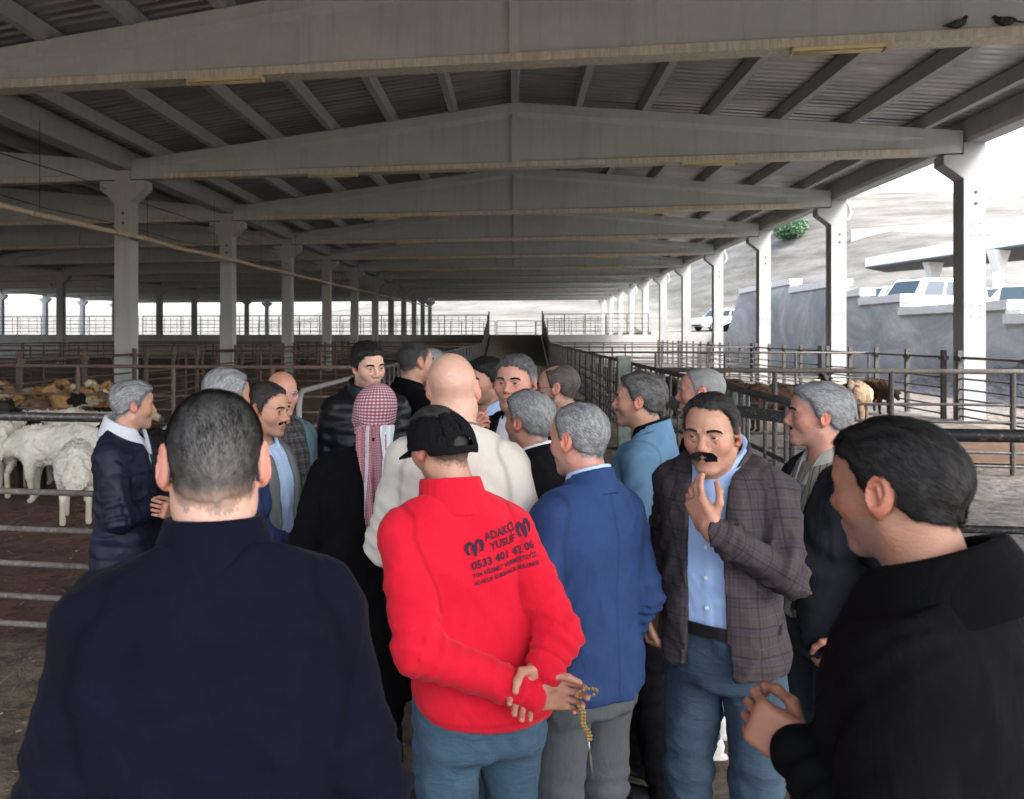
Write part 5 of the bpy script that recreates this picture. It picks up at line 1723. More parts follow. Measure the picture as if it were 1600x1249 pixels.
person('grey-haired man with folded arms, navy quilted jacket with white hood, beside the sheep', 208, 597, 3.8, -116,
       head=dict(skin='tan', hair_col=(.11, .115, .12), hair_col2=(.32, .325, .335), thick=.011, quiff=.006, stubble=.35, stubble_col=(.25, .24, .23), blades=5500, blade_len=.020, comb=(.1, -1, -.1)), turn=(36, -3, 0),
       tops=[dict(name='hoodie', mat='hood_white', off=.006, hem=1.2, sleeve=False, res=.010, collar=[dict(z0=1.385, z1=1.50, r=.082, flare=.035, thick=.011, tilt=.38, gap=.045)]),
             dict(name='jacket', mat='quilt_navy', off=.020, hem=.74, puff=.0035, res=.0075, vee=(1.28, .05), collar=[dict(z0=1.40, z1=1.455, r=.088, flare=.02, thick=.007, gap=.06, tilt=.38)])],
       arms={'R': dict(E=(.235, .075, 1.125), W=(-.045, .215, 1.165), hand=dict(curl=.5, thumb=.6, dir=(-1, -.15, .12), palm=(0, -1, 0))),
             'L': dict(E=(.235, .085, 1.115), W=(-.02, .255, 1.115), hand=dict(curl=.5, thumb=.6, dir=(-1, -.25, .35), palm=(0, -1, .2)))},
       bottom=('denim_blue', {}))
person('man with cropped white hair and white sneakers, facing left behind the plaid blazer', 1096, 575, 3.72, 82,
       head=dict(skin='ruddy', hair_col=(.22, .22, .22), hair_col2=(.4, .4, .4), thick=.003, fade=.5, blade_len=.006, hairline=.012, recede=.02, stubble=.45, stubble_col=(.35, .34, .33), nose=1.1, blades=4500),
       tops=plain('jacket_charcoal', res=.010), arms={'R': FRONT, 'L': FRONT}, bottom=('denim_blue', {}), shoes='canvas_white')
person('man in light blue blazer over black shirt, facing left, hair brushed back', 1000, 583, 3.35, 74,
       head=dict(skin='tan', hair_col=(.045, .043, .042), hair_col2=(.17, .165, .16), thick=.009, hairline=.004, stubble=.28, nose=1.12, blades=5500, blade_len=.018, comb=(0, -1, -.1), res=.003), turn=(4, 2, 0),
       tops=suit('blazer_sky', 'shirt_black', res=.0085), arms={'R': FRONT, 'L': dict(E=(.255, -.045, 1.12), W=(.235, .06, .90))}, stride=.08)
person('man wearing a red and white checked headscarf and long black coat, seen from behind', 585, 603, 3.1, 6,
       head=dict(skin='brown', hair=False), tops=plain('wool_black', off=.026, hem=.55, flare=.03, res=.010), bulk=.015, shoulder=1.06,
       arms={'R': FRONT, 'L': dict(E=(.23, -.03, 1.12), W=(.18, .14, 1.0), hand=False)}, extra=keffiyeh, lean=(0, .08))
person('grey-haired man in black suit with white collar, between the cream and blue jackets', 827, 612, 3.0, 48,
       head=dict(skin='brown', hair_col=(.15, .15, .15), hair_col2=(.38, .38, .375), thick=.010, spot=(.03, -.035, .115, .028), stubble=.3, stubble_col=(.25, .24, .24), blades=6500, blade_len=.022),
       tops=suit('suit_black', 'shirt_white', res=.009), arms={'R': FRONT, 'L': FRONT}, bottom=('denim_dark', {}))
person('grey-haired man with grey moustache in cream striped sweater and charcoal jacket, facing left', 1280, 600, 2.85, 120,
       head=dict(skin='ruddy', hair_col=(.17, .172, .178), hair_col2=(.38, .38, .385), thick=.010, quiff=.004, moustache=dict(w=.024, h=.011, drop=.006, n=500, len=.010, col=(.38, .37, .36)), stubble=.2, stubble_col=(.3, .29, .28), brow_col=(.04, .038, .036), nose=1.0, blades=6500, blade_len=.020, comb=(0, -1, -.2), res=.003), turn=(-24, 3, 0),
       tops=[dict(name='sweater', mat='sweater_stripe', off=.002, hem=.93, sleeve=False, pat=True, res=.008, collar=[dict(z0=1.395, z1=1.488, r=.066, flare=.034, gap=.05, fold=True, tilt=.52, mat='shirt_cream')]),
             dict(name='jacket', mat='jacket_charcoal', off=.020, hem=.84, open=.095, vee=(1.0, .11), res=.0085, collar=[dict(z0=1.39, z1=1.465, r=.080, flare=.02, gap=.10, tilt=.40)])],
       arms={'R': dict(E=(.24, .13, 1.20), W=(.20, .285, 1.40), hand=dict(curl=.6, thumb=.5, dir=(-.1, .5, .7), palm=(-.4, .6, -.6))), 'L': dict(E=(.265, -.07, 1.12), W=(.225, .055, .915), hand=dict(curl=.5, dir=(-.15, .5, -1)))},
       belly=.04, bottom=('denim_black', {'loose': .01}))
person('bald man seen from behind in cream knit jacket with striped collar', 708, 550, 2.65, -6,
       head=dict(skin='pale', hair=False, bald=.02, stubble=.15, wide=1.02, fat=.004, neck=1.18, ear=.95, hair_col=(.3, .26, .24), res=.003),
       tops=[dict(name='jacket', mat='cream', off=.024, hem=.80, res=.008, band=True, collar=[dict(z0=1.405, z1=1.482, r=.072, flare=.020, thick=.006, tilt=.22), dict(z0=1.470, z1=1.480, r=.0735, flare=.004, thick=.0075, tilt=.22, mat='rib_brown', name='collar_stripe'), dict(z0=1.445, z1=1.453, r=.0795, flare=.004, thick=.0075, tilt=.22, mat='rib_brown', name='collar_stripe')])],
       arms={'R': FRONT, 'L': dict(E=(.245, .02, 1.14), W=(.15, .24, 1.12), hand=False)}, bulk=.004, shoulder=.94, lean=(0, -.07), bottom=('denim_dark', {}))
person('grey-haired man with thinning crown in royal blue blazer, seen from behind, facing left', 905, 632, 2.5, 44,
       head=dict(skin='ruddy', hair_col=(.12, .125, .125), hair_col2=(.35, .352, .35), thick=.007, hairline=.02, recede=.03, spot=(.035, .0, .112, .026), stubble=.45, stubble_col=(.35, .34, .33), blades=7500, blade_len=.016, res=.003), turn=(6, -6, 0),
       tops=suit('blazer_blue', 'shirt_pale_blue', res=.0075), arms={'R': dict(E=(.205, -.06, 1.13), W=(.205, .05, .90)), 'L': dict(E=(.205, -.03, 1.13), W=(.18, .13, .92))},
       bottom=('trouser_grey', {'loose': .012}), bulk=.008, lean=(.03, .04))
person('man with thick black moustache in brown plaid blazer, one hand raised to his chin', 1112, 617, 2.5, 160,
       head=dict(skin='tan', hair_col=(.012, .011, .010), hair_col2=(.04, .036, .033), side=.8, side_col=(.13, .125, .12), hairline=.016, recede=.020, nose=1.08, wide=.97,
                 moustache=dict(w=.0265, h=.021, drop=.007, n=1900, len=.014, col=(.006, .005, .005)), stubble=.18, brow_n=1.2, brow_col=(.02, .017, .015), eye_open=.66, res=.0028), hscale=.97,
       turn=(4, -4, 0), gaze=(.05, 0),
       arms={'L': dict(E=(.212, .07, 1.18), W=(.050, .235, 1.318), hand=dict(curl=[.30, .40, .48, .55], thumb=.15, spread=.07, dir=(-.42, -.05, .80), palm=(.25, -1, .25))),
             'R': dict(E=(.215, -.08, 1.19), W=(.222, .045, 1.00), hand=dict(curl=.75, thumb=.7, dir=(.0, .25, -1), palm=(-1, .15, .0)))},
       tops=[dict(name='shirt', mat='shirt_blue', off=.002, hem=.985, sleeve=False, fold=1.3, res=.0075, placket=True, buttons=(1.33, 1.24, 1.15, 1.06), button_mat='shirt_white',
                  collar=[dict(z0=1.400, z1=1.470, r=.064, flare=.020, gap=.05, fold=True, tilt=.58, mat='shirt_blue')]),
             dict(name='blazer', mat='plaid_brown', off=.015, hem=.865, vee=(1.10, .075), open=.058, lapel=.065, pat=True, res=.0070, flare=.012, fold=1.3,
                  collar=[dict(z0=1.39, z1=1.475, r=.078, flare=.02, gap=.085, thick=.005, tilt=.45)])],
       bottom=('denim_mid', {'loose': .012}), belly=.02, bulk=-.008, extra=lambda c: belt(c, z=.992), lean=(0, .03), knee=.03, headoff=(0, .035, -.055))
def red_extra(ctx):
    cap(ctx); lettering(ctx); beads(ctx)
person('man in bright red fleece and black cap, seen from behind, hands clasped behind him', 688, 634, 2.2, 20,
       head=dict(skin='tan', hair_col=(.016, .015, .014), hair_col2=(.06, .058, .055), side=.7, side_col=(.10, .095, .09), thick=.004, fade=.5, blade_len=.008, blades=4500), turn=(14, -10, 0),
       tops=[dict(name='jacket', mat='fleece_red', off=.020, hem=.895, res=.0065, fold=.85, collar=[dict(z0=1.40, z1=1.505, r=.078, flare=.020, thick=.0065, tilt=.18)])],
       arms={'L': dict(E=(.200, -.135, 1.14), W=(-.070, -.200, 1.02), hand=dict(curl=[.5, .6, .7, .8], thumb=.5, dir=(-1, -.05, -.12), palm=(0, -1, .1))),
             'R': dict(E=(.200, -.145, 1.15), W=(.125, -.195, 1.075), hand=dict(curl=.35, thumb=.5, dir=(-.75, -.1, -.55), palm=(0, -1, .2)))},
       bottom=('denim_blue', {}), bulk=.0, lean=(.02, -.15), extra=red_extra)
person('broad man seen from behind in dark navy velour sweatshirt with stand collar, short greying hair', 335, 612, 1.32, 0,
       head=dict(skin='pale', hair_col=(.014, .014, .014), hair_col2=(.15, .148, .145), side=.8, side_col=(.17, .155, .145), thick=.004, blade_len=.010, blade_w=.0006, blades=18000, lift=.7, fade=.75, ear=1.14, neck=1.15, wide=.98, res=.003),
       tops=[dict(name='sweatshirt', mat='velour_navy', off=.022, hem=.72, res=.008, fold=1.2, collar=[dict(z0=1.395, z1=1.512, r=.068, flare=.040, thick=.007, tilt=.12)])],
       arms={'R': dict(E=(.226, -.03, 1.11), W=(.17, .16, .93), hand=False), 'L': dict(E=(.226, -.03, 1.11), W=(.17, .16, .93), hand=False)}, bulk=.018, shoulder=1.02, hscale=.93, bottom=('denim_dark', {}))
person('black-haired man in black wool coat, seen from behind at the edge, fist held out', 1402, 658, 1.32, 76,
       head=dict(skin='dark', hair_col=(.006, .006, .006), hair_col2=(.036, .034, .033), thick=.0065, blade_len=.016, blade_w=.0006, blades=18000, lift=.45, fringe=0.0, stubble=.65, stubble_col=(.15, .14, .135), nose=1.05, ear=1.06, neck=1.08, hairline=-.004, res=.0028), turn=(-13, -5, 0), hscale=.93,
       tops=[dict(name='coat', mat='wool_black', off=.024, hem=.60, vee=(1.15, .08), neckline=1.485, res=.008, collar=[dict(z0=1.385, z1=1.492, r=.080, flare=.040, thick=.008, gap=.06, tilt=.42, fold=True)])],
       arms={'L': dict(E=(.210, .02, 1.11), W=(.12, .150, 1.205), hand=dict(curl=[.70, .82, .92, 1.0], thumb=.55, spread=.11, dir=(-.05, .85, .30), palm=(-1, -.25, -.35))), 'R': dict(E=(.22, -.05, 1.12), W=(.21, .08, .92))},
       bulk=.010, shoulder=1.04, lean=(.06, .0), bottom=('trouser_black', {}))
# ------------------------------------------------------------------ animals
def sheep_geo(pose, seed, tail=True, horn=False):
    """a fat-tailed sheep, nose along +y; returns vertices, quads and region weights"""
    r_ = np.random.default_rng(seed)
    hz, hy = {'up': (.92, .60), 'level': (.80, .66), 'down': (.42, .66), 'low': (.56, .70)}[pose]
    hd = {'up': (0, .17, -.07), 'level': (0, .17, -.09), 'down': (0, .09, -.17), 'low': (0, .12, -.15)}[pose]
    legs = []
    for sx in (-1, 1):
        f = r_.uniform(-.05, .05)
        legs.append([(sx * .11, .26, .50), (sx * .11, .27 + f * .4, .28), (sx * .11, .25 + f, .05), (sx * .11, .28 + f, .025)])
        f = r_.uniform(-.06, .04)
        legs.append([(sx * .12, -.28, .52), (sx * .125, -.22 + f * .3, .38), (sx * .12, -.34 + f, .27), (sx * .12, -.31 + f, .05)])
    def f(p):
        d = ell(p, (0, .0, .60), (.195, .44, .215))
        d = smin(d, ell(p, (0, -.28, .61), (.185, .20, .205)), .08)
        d = smin(d, ell(p, (0, .26, .58), (.165, .19, .205)), .08)
        d = smin(d, cone(p, (0, .32, .66), (0, hy - .08, hz - .02), .13, .085), .06)
        if tail: d = smin(d, ell(p, (0, -.475, .53), (.115, .07, .145)), .05)
        d = d - .016 * vnoise(p + seed, 8) - .014 * vnoise(p + seed, 19) - .009 * vnoise(p + 2, 34)
        h0 = np.array((0, hy - .02, hz)); h1 = h0 + np.array(hd)
        d = smin(d, cone(p, h0, h1, .072, .042), .03)
        ax = p.copy(); ax[:, 0] = np.abs(ax[:, 0])
        d = smin(d, ell(ax, h0 + np.array((.105, -.01, -.015)), (.062, .022, .032), rotm(0, .45, 0)), .012)
        if horn:
            for k in range(6):
                a0, a1 = k * .6, (k + 1) * .6
                P = lambda a: h0 + np.array((.075 + .012 * a, -.03 - .075 * math.sin(a), .035 + .055 * math.cos(a) - .02))
                d = np.minimum(d, cone(ax, P(a0), P(a1), .026 - .003 * k, .023 - .003 * k))
        for lg in legs:
            d = smin(d, cone(p, lg[0], lg[1], .075, .046), .05)
            d = smin(d, cone(p, lg[1], lg[2], .040, .026), .012)
            d = smin(d, cone(p, lg[2], lg[3], .027, .031), .01)
        return np.maximum(d, .004 - p[:, 2]).astype(f32)
    V, Q = surface(f, (-.34, -.66, -.01), (.34, .98, 1.12), .014)
    h0 = np.array((0, hy, hz)); 
    face = sstep(-np.linalg.norm(V - (h0 + np.array(hd) * .6), axis=1), -.17, -.12)
    leg = sstep(-V[:, 2], -.34, -.22)
    return V, Q, face, leg
def sheep_mesh(key, pose, seed, base, face, leg, patch=None, horn=False, tail=True):
    V, Q, fm, lm = sheep_geo(pose, seed, tail, horn)
    c = np.tile(np.array(base, f32), (len(V), 1)) * (1 + .18 * vnoise(V + seed, 6))[:, None]
    dirt = sstep(-V[:, 2], -.62, -.30) * (.5 + .5 * vnoise(V + seed, 7))
    c = c * (1 - .25 * dirt[:, None]) + np.array((.16, .11, .07), f32) * .25 * dirt[:, None]
    if patch is not None:
        k = sstep(vnoise(V * np.array((1, 1, .6), f32) + seed * 1.7, 2.6) + .1, .0, .12)[:, None]
        c = c * (1 - k) + np.array(patch, f32) * k
    for m_, col in ((fm, face), (lm, leg)):
        m_ = m_[:, None] * .92
        c = c * (1 - m_) + np.array(col, f32) * m_
    nose = np.array((0,) + {'up': (.77, .85), 'level': (.83, .71), 'down': (.75, .25), 'low': (.82, .41)}[pose], f32)
    mz = sstep(-np.linalg.norm(V - nose, axis=1), -.075, -.05)[:, None]
    c = c * (1 - mz * .85) + np.array((.03, .025, .022), f32) * mz * .85
    # loose locks of fleece over the body
    w = (1 - fm) * (1 - lm) * (V[:, 2] > .3)
    P, N = scatter(V, Q, 5200, w, seed)
    r_ = np.random.default_rng(seed)
    D = N * .9 + np.array((0, -.15, -.55), f32) + .5 * r_.standard_normal(P.shape).astype(f32)
    D /= np.linalg.norm(D, axis=1, keepdims=True)
    SV, SQ = strands(P - N * .006, D.astype(f32), N, .030, .0055, .6, seed)
    near = np.repeat(np.arange(len(P)), 6)
    k_ = (.75 + .5 * r_.random(len(P)))[near][:, None]
    base_c = np.tile(np.array(base, f32), (len(SV), 1))
    if patch is not None:
        kk = sstep(vnoise(SV * np.array((1, 1, .6), f32) + seed * 1.7, 2.6) + .1, .0, .12)[:, None]
        base_c = base_c * (1 - kk) + np.array(patch, f32) * kk
    return np_mesh('sheep', np.concatenate([V, SV]), np.concatenate([Q, SQ + len(V)]), M['wool'], col=np.concatenate([c, base_c * k_]))
WHITE, CREAM, BLK, BRN, GOLD, TAN_ = (.74, .70, .60), (.64, .55, .40), (.018, .016, .015), (.07, .042, .030), (.40, .25, .11), (.26, .18, .12)
SH = {
    'white_down': sheep_mesh('w', 'down', 1, WHITE, (.70, .66, .58), (.52, .46, .36)),
    'white_low': sheep_mesh('w', 'low', 2, WHITE, (.70, .66, .58), (.52, .46, .36)),
    'white_patch': sheep_mesh('w', 'level', 3, WHITE, BLK, (.30, .26, .2), BLK),
    'cream_up': sheep_mesh('w', 'level', 4, CREAM, (.40, .33, .24), (.25, .2, .14)),
    'black': sheep_mesh('w', 'level', 5, BLK, BLK, BLK),
    'black_horn': sheep_mesh('w', 'up', 6, BLK, (.05, .045, .04), BLK, horn=True),
    'brown': sheep_mesh('w', 'low', 7, BRN, (.035, .022, .017), (.03, .02, .015)),
    'gold': sheep_mesh('w', 'up', 8, GOLD, (.34, .20, .10), (.24, .15, .08)),
    'gold_pale': sheep_mesh('w', 'up', 9, CREAM, (.52, .45, .34), (.3, .22, .15), (.30, .15, .06)),
    'tan': sheep_mesh('w', 'level', 10, TAN_, (.16, .11, .08), (.12, .09, .06)),
}
def sheep(kind, px, d, rot, label, group=None, sc=1.0):
    x, y = ground_xy(px, d)
    o = place('sheep', SH[kind], None, (x, y, -.01), R(rot))
    o.scale = (sc, sc, sc)
    tag(o, label, 'sheep', group)
    return o
gl = 'sheep in the left pen'
sheep('white_low', 8, 9.6, 20, 'big white sheep at the left edge, rump to the camera', gl, 1.12)
sheep('white_down', 120, 8.2, 28, 'white sheep nearest the folded-arms man, rump to the camera, legs showing under the rail', gl)
sheep('white_low', 92, 9.2, 98, 'white sheep standing side-on with its head lowered to the left', gl, 1.08)
sheep('white_patch', 112, 10.3, 95, 'white sheep with black patches behind the other white ones', gl, 1.05)
sheep('black', 52, 9.9, 30, 'black sheep between the two white sheep', gl, 1.02)
sheep('cream_up', 155, 11.0, -80, 'cream sheep half hidden behind the man with folded arms', gl, 1.05)
sheep('black_horn', 150, 12.1, 60, 'dark horned ram against the rusty fence behind the white sheep', gl, 1.0)
sheep('black_horn', 24, 11.4, 200, 'black horned sheep facing the camera at the left edge, far row', gl, 1.02)
sheep('white_patch', 62, 11.7, -60, 'black-patched white sheep at the rusty fence, far row, facing right', gl, 1.0)
sheep('black', 245, 9.4, 100, 'black sheep behind the man in the blue jacket', gl, 1.0)
sheep('white_low', 300, 10.4, 60, 'white sheep hidden behind the broad man in the navy sweatshirt', gl, 1.0)
gg = 'golden sheep crowded behind the rusty fence'
for row, d in enumerate((14.2, 15.4, 16.8)):
    nth = 0
    for i in range(7):
        px = -14 + i * 33 + row * 13 + random.uniform(-7, 7)
        if px > 205 or px < -12: continue
        kind = ('gold', 'gold_pale', 'gold', 'tan')[(i + row * 2) % 4]
        word = {'gold': 'golden brown', 'gold_pale': 'pale brown-blotched', 'tan': 'dull tan'}[kind]
        lab = f"{word} sheep behind the rusty fence, {('leftmost', 'second', 'third', 'fourth', 'fifth', 'sixth', 'seventh')[nth]} in the {('front', 'middle', 'back')[row]} row"
        nth += 1
        sheep(kind, px, d + random.uniform(-.3, .3), random.uniform(120, 240) if row else random.choice((90, 180, 200, 160, 250)), lab, gg, random.uniform(.92, 1.05))
gr_ = 'sheep in the right pens'
sheep('tan', 1338, 17.2, 150, 'beige woolly sheep standing beside the grey tub, rump to the camera', gr_, 1.1)
sheep('cream_up', 1322, 18.6, 80, 'pale sheep behind the beige one in the right pen', gr_, 1.0)
sheep('brown', 1205, 15.8, 95, 'dark brown sheep side-on behind the green-grey post', gr_, 1.1)
sheep('brown', 1165, 17.6, 60, 'dark brown sheep left of the green-grey post', gr_, 1.05)
sheep('black', 1250, 17.8, 110, 'black sheep between the brown and the beige sheep', gr_, 1.0)
sheep('black_horn', 1282, 19.3, 170, 'black horned sheep facing the camera, behind the black one', gr_, 1.0)
sheep('brown', 1370, 19.6, 190, 'dark brown sheep right of the beige one', gr_, 1.0)
spots = sorted(((1120, 16.5), (1075, 18.5), (1040, 20.5), (1010, 17.5), (990, 21.5), (965, 22.5), (1090, 22.0), (1135, 20.5), (950, 26.0), (930, 30.0)))
for i, (px, d) in enumerate(spots):
    kind = 'black' if i % 4 == 2 else 'brown'
    sheep(kind, px, d, random.uniform(0, 360), f"{'black' if kind == 'black' else 'dark brown'} sheep along the barred alley fence, {('first', 'second', 'third', 'fourth', 'fifth', 'sixth', 'seventh', 'eighth', 'ninth', 'last')[i]} from the ramp side", 'sheep along the alley fence', random.uniform(.95, 1.08))
sheep('gold_pale', 505, 9.4, 150, 'pale sheep glimpsed beside the open pen gate', gl, .95)

def pigeon(px, heading, label, crouch=0.0):
    a = (px - PX) / F_PX
    Y = FY(1) - 0.135
    X = Y * (a * CY - SY) / (a * SY + CY)
    def f(p):
        d = ell(p, (0, 0, .075), (.048, .095, .050), rotm(.25, 0, 0))
        d = smin(d, cone(p, (0, .06, .10), (0, .095, .150 - crouch), .030, .020), .03)
        d = smin(d, ell(p, (0, .102, .160 - crouch), (.019, .023, .019)), .012)
        d = smin(d, cone(p, (0, .12, .158 - crouch), (0, .142, .152 - crouch), .006, .002), .004)
        d = smin(d, ell(p, (0, -.13, .055), (.026, .075, .010), rotm(.25, 0, 0)), .02)
        ax = p.copy(); ax[:, 0] = np.abs(ax[:, 0])
        d = smin(d, ell(ax, (.044, -.025, .080), (.012, .085, .032), rotm(.22, 0, 0)), .006)
        for s_ in (-1, 1): d = smin(d, cone(p, (s_ * .018, .01, .035), (s_ * .018, .012, .003), .006, .005), .004)
        return d.astype(f32)
    V, Q = surface(f, (-.08, -.23, -.005), (.08, .17, .20), .0075)
    c = np.tile(np.array((.045, .046, .052), f32), (len(V), 1)) * (1 + .3 * vnoise(V, 40))[:, None]
    c[(V[:, 1] > .05)] *= np.array((.6, .75, .7), f32)
    bar = (np.abs(V[:, 0]) > .035) & (np.abs(((V[:, 1] + .2) % .05) - .02) < .008)
    c[bar] = (.015, .015, .017)
    o = np_obj('pigeon', V * 1.15, Q, M['feather'], None, col=c)
    o.location = (X, Y, ZG + .131); o.rotation_euler = (0, 0, R(heading))
    tag(o, label, 'pigeon')
pigeon(1497, -75, 'grey pigeon perched on the nearest girder, left one of the pair', .0)
pigeon(1570, 80, 'grey pigeon perched on the nearest girder, right one of the pair', .02)

# ------------------------------------------------------------------ cars behind the wall
t = NT('car_white'); t.set((0.72, 0.73, 0.74), 0.25); t.p.inputs['Coat Weight'].default_value = .6; M['car_white'] = t.mat
t = NT('car_red'); t.set((0.45, 0.02, 0.02), 0.25); t.p.inputs['Coat Weight'].default_value = .6; M['car_red'] = t.mat
t = NT('car_glass'); t.set((0.02, 0.035, 0.045), 0.05); M['car_glass'] = t.mat
noisy('tyre', (0.012, 0.012, 0.012), (0.03, 0.03, 0.03), 30, 0.8, 0.2)
noisy('chrome', (0.5, 0.5, 0.5), (0.6, 0.6, 0.6), 5, 0.25, 0, metal=0.8)
t = NT('lamp_lens'); t.set((0.6, 0.62, 0.62), 0.1); M['lamp_lens'] = t.mat
t = NT('tail_lens'); t.set((0.35, 0.02, 0.02), 0.15); M['tail_lens'] = t.mat
CAR = {  # length, width, hood height, cabin: (y of windscreen foot, windscreen top, rear roof end, tail foot), roof height
    'hatch': (4.0, 1.70, .92, (.75, .15, -1.55, -1.92), 1.48),
    'van': (4.9, 1.86, 1.08, (1.75, 1.15, -2.35, -2.42), 1.95),
    'suv': (4.5, 1.82, 1.08, (.95, .30, -2.0, -2.18), 1.74),
    'saloon': (4.4, 1.72, .92, (.85, .15, -1.15, -1.75), 1.45),
}
def car(kind, px, d, head, label, paint='car_white', z=None, xy=None):
    L, W, hh, (ya, yb, yc, yd), rh = CAR[kind]
    x, y = xy if xy else ground_xy(px, d)
    zz = z if z is not None else float(hill_z(np.array([x]), np.array([y]))[0])
    r_ = empty('parked_car', (x, y, zz), R(head)); tag(r_, label, 'car', 'cars parked above the retaining wall')
    h = W / 2; f0, f1 = L / 2, -L / 2
    prof = [(f0, .34), (f0 + .03, .52), (f0 - .05, .74), (f0 - .25, hh - .10), (ya, hh), (yd, hh + .02), (f1 + .03, hh - .06), (f1 - .02, .55), (f1 + .05, .32)]
    wy = (f0 - .85, f1 + .80)
    for w in wy[::-1]:
        prof += [(w - .36 if False else w - .37, .32), (w - .28, .55), (w, .66), (w + .28, .55), (w + .37, .32)]
    body = MB()
    n = len(prof)
    vs = []
    for sx, k in ((-1, 1.0), (1, 1.0)):
        for (yy, z_) in prof: vs.append((sx * h * (1 if z_ < .8 else .965), yy, z_))
    body.add(vs, [tuple(range(n)), tuple(range(n, 2 * n))] + [(i, (i + 1) % n, n + (i + 1) % n, n + i) for i in range(n)])
    b = body.build('body', M[paint], r_, bevel=.03)
    hw, tw = h * .955, h * .80
    cab = [(-hw, ya, hh - .01), (hw, ya, hh - .01), (hw, yd, hh - .01), (-hw, yd, hh - .01), (-tw, yb, rh), (tw, yb, rh), (tw, yc, rh), (-tw, yc, rh)]
    cb = MB().add(cab, [(0, 1, 5, 4), (1, 2, 6, 5), (2, 3, 7, 6), (3, 0, 4, 7), (4, 5, 6, 7)]).build('cabin', M[paint], r_, bevel=.05)
    V = [Vector(v) for v in cab]
    def pane(a, b_, c_, d_, u0, u1, v0, v1, name):
        q = lambda u, v: (a.lerp(b_, u)).lerp(d_.lerp(c_, u), v)
        pts = [q(u0, v0), q(u1, v0), q(u1, v1), q(u0, v1)]
        nn = (b_ - a).cross(d_ - a).normalized() * .018
        ctr = Vector((0, 0, hh)); 
        if (pts[0] - ctr).dot(nn) < 0: nn = -nn
        MB().add([p + nn for p in pts] + [p - nn * .5 for p in pts], [(0, 1, 2, 3), (0, 4, 5, 1), (1, 5, 6, 2), (2, 6, 7, 3), (3, 7, 4, 0)]).build(name, M['car_glass'], cb)
    pane(V[0], V[1], V[5], V[4], .06, .94, .1, .92, 'windscreen')
    pane(V[2], V[3], V[7], V[6], .08, .92, .18, .9, 'rear_window')
    cuts = ((.10, .36), (.40, .66), (.70, .92)) if kind != 'hatch' else ((.12, .46), (.50, .86))
    for u0, u1 in cuts:
        pane(V[1], V[2], V[6], V[5], u0, u1, .14, .88, 'side_window')
        pane(V[0], V[3], V[7], V[4], u0, u1, .14, .88, 'side_window')
    for sx in (-1, 1):
        for w in wy:
            wh = MB().tube([(sx * (h - .20), w, .33), (sx * (h + .005), w, .33)], .325, 18).build('wheel', M['tyre'], r_)
            MB().tube([(sx * (h - .02), w, .33), (sx * (h + .02), w, .33)], .19, 12).build('rim', M['chrome'], wh)
        MB().box(sx * h * .62 - .16, sx * h * .62 + .16, f0 - .06, f0 + .02, .62, .76).build('headlight', M['lamp_lens'], r_)
        MB().box(sx * h * .80 - .08, sx * h * .80 + .08, f1 - .03, f1 + .05, .66, .92).build('tail_light', M['tail_lens'], r_)
        MB().box(sx * (h + .02) - .07, sx * (h + .02) + .07, ya - .25, ya - .12, hh, hh + .14).build('mirror', M[paint], r_)
    MB().box(-.55, .55, f0 - .02, f0 + .045, .36, .50).build('grille', M['black_plastic'], r_)
    for s_ in (-1, 1): MB().tube([(s_ * tw * .9, yb - .1, rh + .04), (s_ * tw * .9, yc + .1, rh + .04)], .02, 6).build('roof_rail', M['chrome'], r_)
    return r_
car('hatch', 1368, 43, 118, 'white hatchback behind the stepped wall, left of the white van')
car('van', 1452, 37.5, 112, 'white van behind the stepped wall, left of the nearest outer column')
car('saloon', 1490, 50, 100, 'red car behind the white van, under the canopy', 'car_red')
car('hatch', 1335, 46.5, 112, 'white small car just right of the second outer column, above the wall')
car('saloon', 1550, 40, 108, 'white car in the second row just right of the nearest outer column')
car('saloon', 1420, 52, 100, 'white car farther back between the hatchback and the red car')
car('van', 1600, 31.5, 150, 'white van at the right edge behind the wall, nearest of the vehicles')
car('suv', 1112, 64, 118, 'white off-road car on the service road beyond the end of the wall', z=2.25, xy=(16.4, 68.5))

# canopy with Y-shaped posts
zc = 6.9
def cp(px, d): 
    p = at_depth(px, 500, d); return Vector((p.x, p.y, zc))
P1, P2, P3, P4 = cp(1720, 40), cp(1352, 60), cp(1385, 64), cp(1790, 47)
cn = empty('carport_canopy', (0, 0, 0)); tag(cn, 'white-edged carport canopy with dark underside above the parked cars', 'canopy')
up = Vector((0, 0, .55))
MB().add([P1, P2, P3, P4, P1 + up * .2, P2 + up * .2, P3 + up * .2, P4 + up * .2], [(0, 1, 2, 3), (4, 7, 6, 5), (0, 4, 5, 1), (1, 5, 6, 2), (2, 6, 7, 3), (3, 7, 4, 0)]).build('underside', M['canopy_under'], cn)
a_ = up * .22
MB().add([P1 + a_, P2 + a_, P3 + a_, P4 + a_, P1 + up * 1.8, P2 + up * 1.4, P3 + up * 1.4, P4 + up * 1.8], [(0, 1, 2, 3), (4, 7, 6, 5), (0, 4, 5, 1), (1, 5, 6, 2), (2, 6, 7, 3), (3, 7, 4, 0)]).build('roof_slab', M['roof_white'], cn)
for px, d in ((1458, 55), (1560, 47), (1660, 42)):
    q = cp(px, d); gz_ = float(hill_z(np.array([q.x]), np.array([q.y]))[0]) - .2
    m_ = MB().prism([(-.22, gz_), (.22, gz_), (.22, zc - 1.3), (.9, zc - .01), (-.9, zc - .01), (-.22, zc - 1.3)], 1, -.2, .2)
    o = m_.build('support_post', M['roof_white'], cn, loc=(q.x, q.y, 0)); o.rotation_euler = (0, 0, .6)

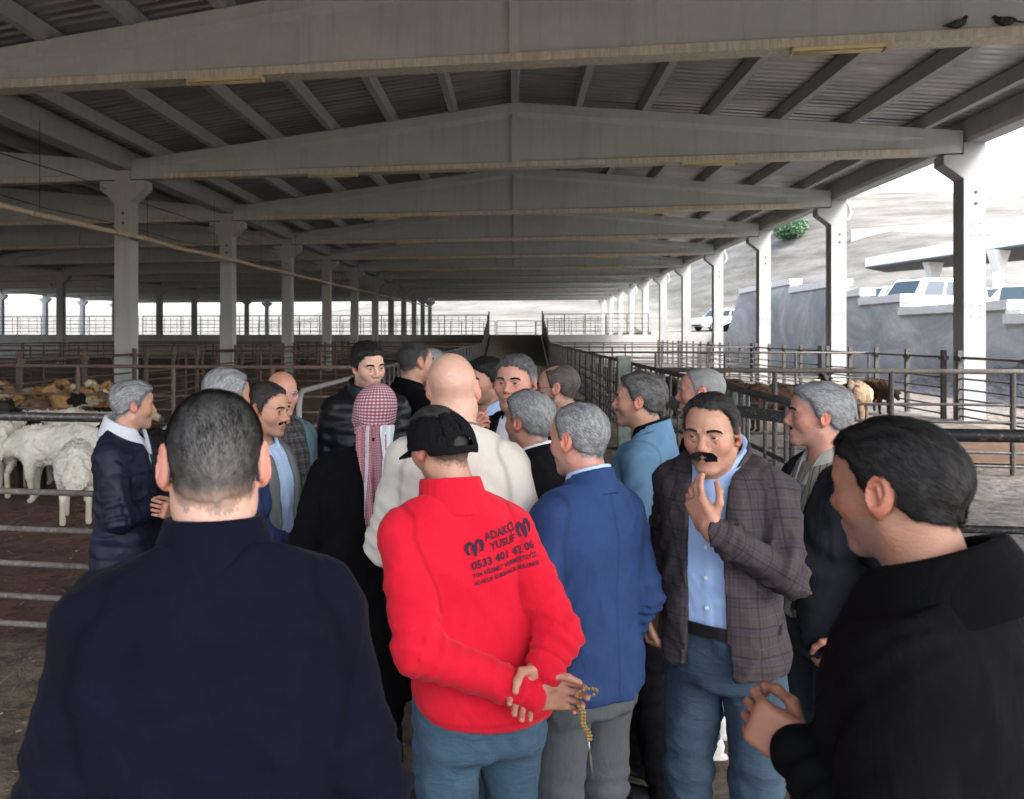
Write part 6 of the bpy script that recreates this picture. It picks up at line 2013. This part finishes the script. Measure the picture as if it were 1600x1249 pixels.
# bushy tree on the hillside
def tree(px, py, d, size, label, seed):
    p = at_depth(px, py, d)
    gz_ = float(hill_z(np.array([p.x]), np.array([p.y]))[0])
    rt = empty('hillside_tree', (p.x, p.y, gz_ - .2)); tag(rt, label, 'tree')
    r_ = np.random.default_rng(seed)
    H = p.z - gz_ + .2
    MB().tube([(0, 0, 0), (.1, .05, H * .5), (.05, .1, H)], [.22, .16, .08], 8).build('trunk', M['bark'], rt, True)
    for k in range(6):
        a = k * 1.05 + r_.random()
        MB().tube([(.08, .05, H * (.45 + .07 * k)), (math.cos(a) * size * .4, math.sin(a) * size * .4, H * (.6 + .08 * k))], [.08, .03], 6).build('limb', M['bark'], rt, True)
    n = 5200
    cl = r_.standard_normal((26, 3)); cl /= np.linalg.norm(cl, axis=1, keepdims=True); cl *= (r_.random((26, 1)) ** .5) * np.array((1, 1, .62)) * size * .8
    c = cl[r_.integers(0, 26, n)] + r_.standard_normal((n, 3)) * size * .17
    d1 = r_.standard_normal((n, 3)); d1 /= np.linalg.norm(d1, axis=1, keepdims=True)
    d2 = np.cross(d1, r_.standard_normal((n, 3))); d2 /= np.linalg.norm(d2, axis=1, keepdims=True)
    s_ = (.10 + .10 * r_.random((n, 1))) * size / 1.8
    c = c + np.array((0, 0, H))
    V = np.stack([c - d1 * s_, c + d2 * s_ * .5, c + d1 * s_, c - d2 * s_ * .5], 1).reshape(-1, 3)
    np_obj('crown', V.astype(f32), np.arange(4 * n).reshape(n, 4), M['leaf_green'], rt, smooth=False)
d_ = ray_hill(1240, 372); tree(1240, 360, d_, 26 * d_ / 1250, 'green bushy tree on the pale hillside, seen between two outer columns', 1)
d_ = ray_hill(1222, 366); tree(1222, 357, d_, 18 * d_ / 1250, 'smaller green tree just left of the bushy one on the hillside', 2)

# ------------------------------------------------------------------ straw, droppings and chips trodden into the mud
n = 9000
r_ = np.random.default_rng(12)
x = r_.uniform(-11, 10, n); y = 0.8 + 12.5 * r_.random(n) ** 1.2
keep = (x > -10.5)
c = np.stack([x, y, np.full(n, .004)], 1) + np.stack([0 * x, 0 * x, r_.random(n) * .018], 1)
a = r_.uniform(0, 6.28, n); l_ = np.where(r_.random(n) < .55, r_.uniform(.015, .06, n), r_.uniform(.006, .014, n)); w_ = np.where(l_ > .015, .0022, l_ * .8)
dx = np.stack([np.cos(a), np.sin(a), r_.uniform(-.25, .25, n)], 1) * l_[:, None]; dy = np.stack([-np.sin(a), np.cos(a), 0 * a], 1) * w_[:, None]
V = np.stack([c - dx - dy, c + dx - dy, c + dx + dy, c - dx + dy], 1).reshape(-1, 3)
tone = r_.random(n)
colr = np.where((tone < .6)[:, None], np.array((.42, .34, .20)), np.where((tone < .85)[:, None], np.array((.05, .035, .025)), np.array((.55, .53, .48))))
o = np_obj('straw_litter', V.astype(f32), np.arange(4 * n).reshape(n, 4), M['wool'], None, col=np.repeat(colr, 4, 0).astype(f32), smooth=False)
tag(o, 'straw, chips and droppings strewn over the mud', 'litter', kind='stuff')
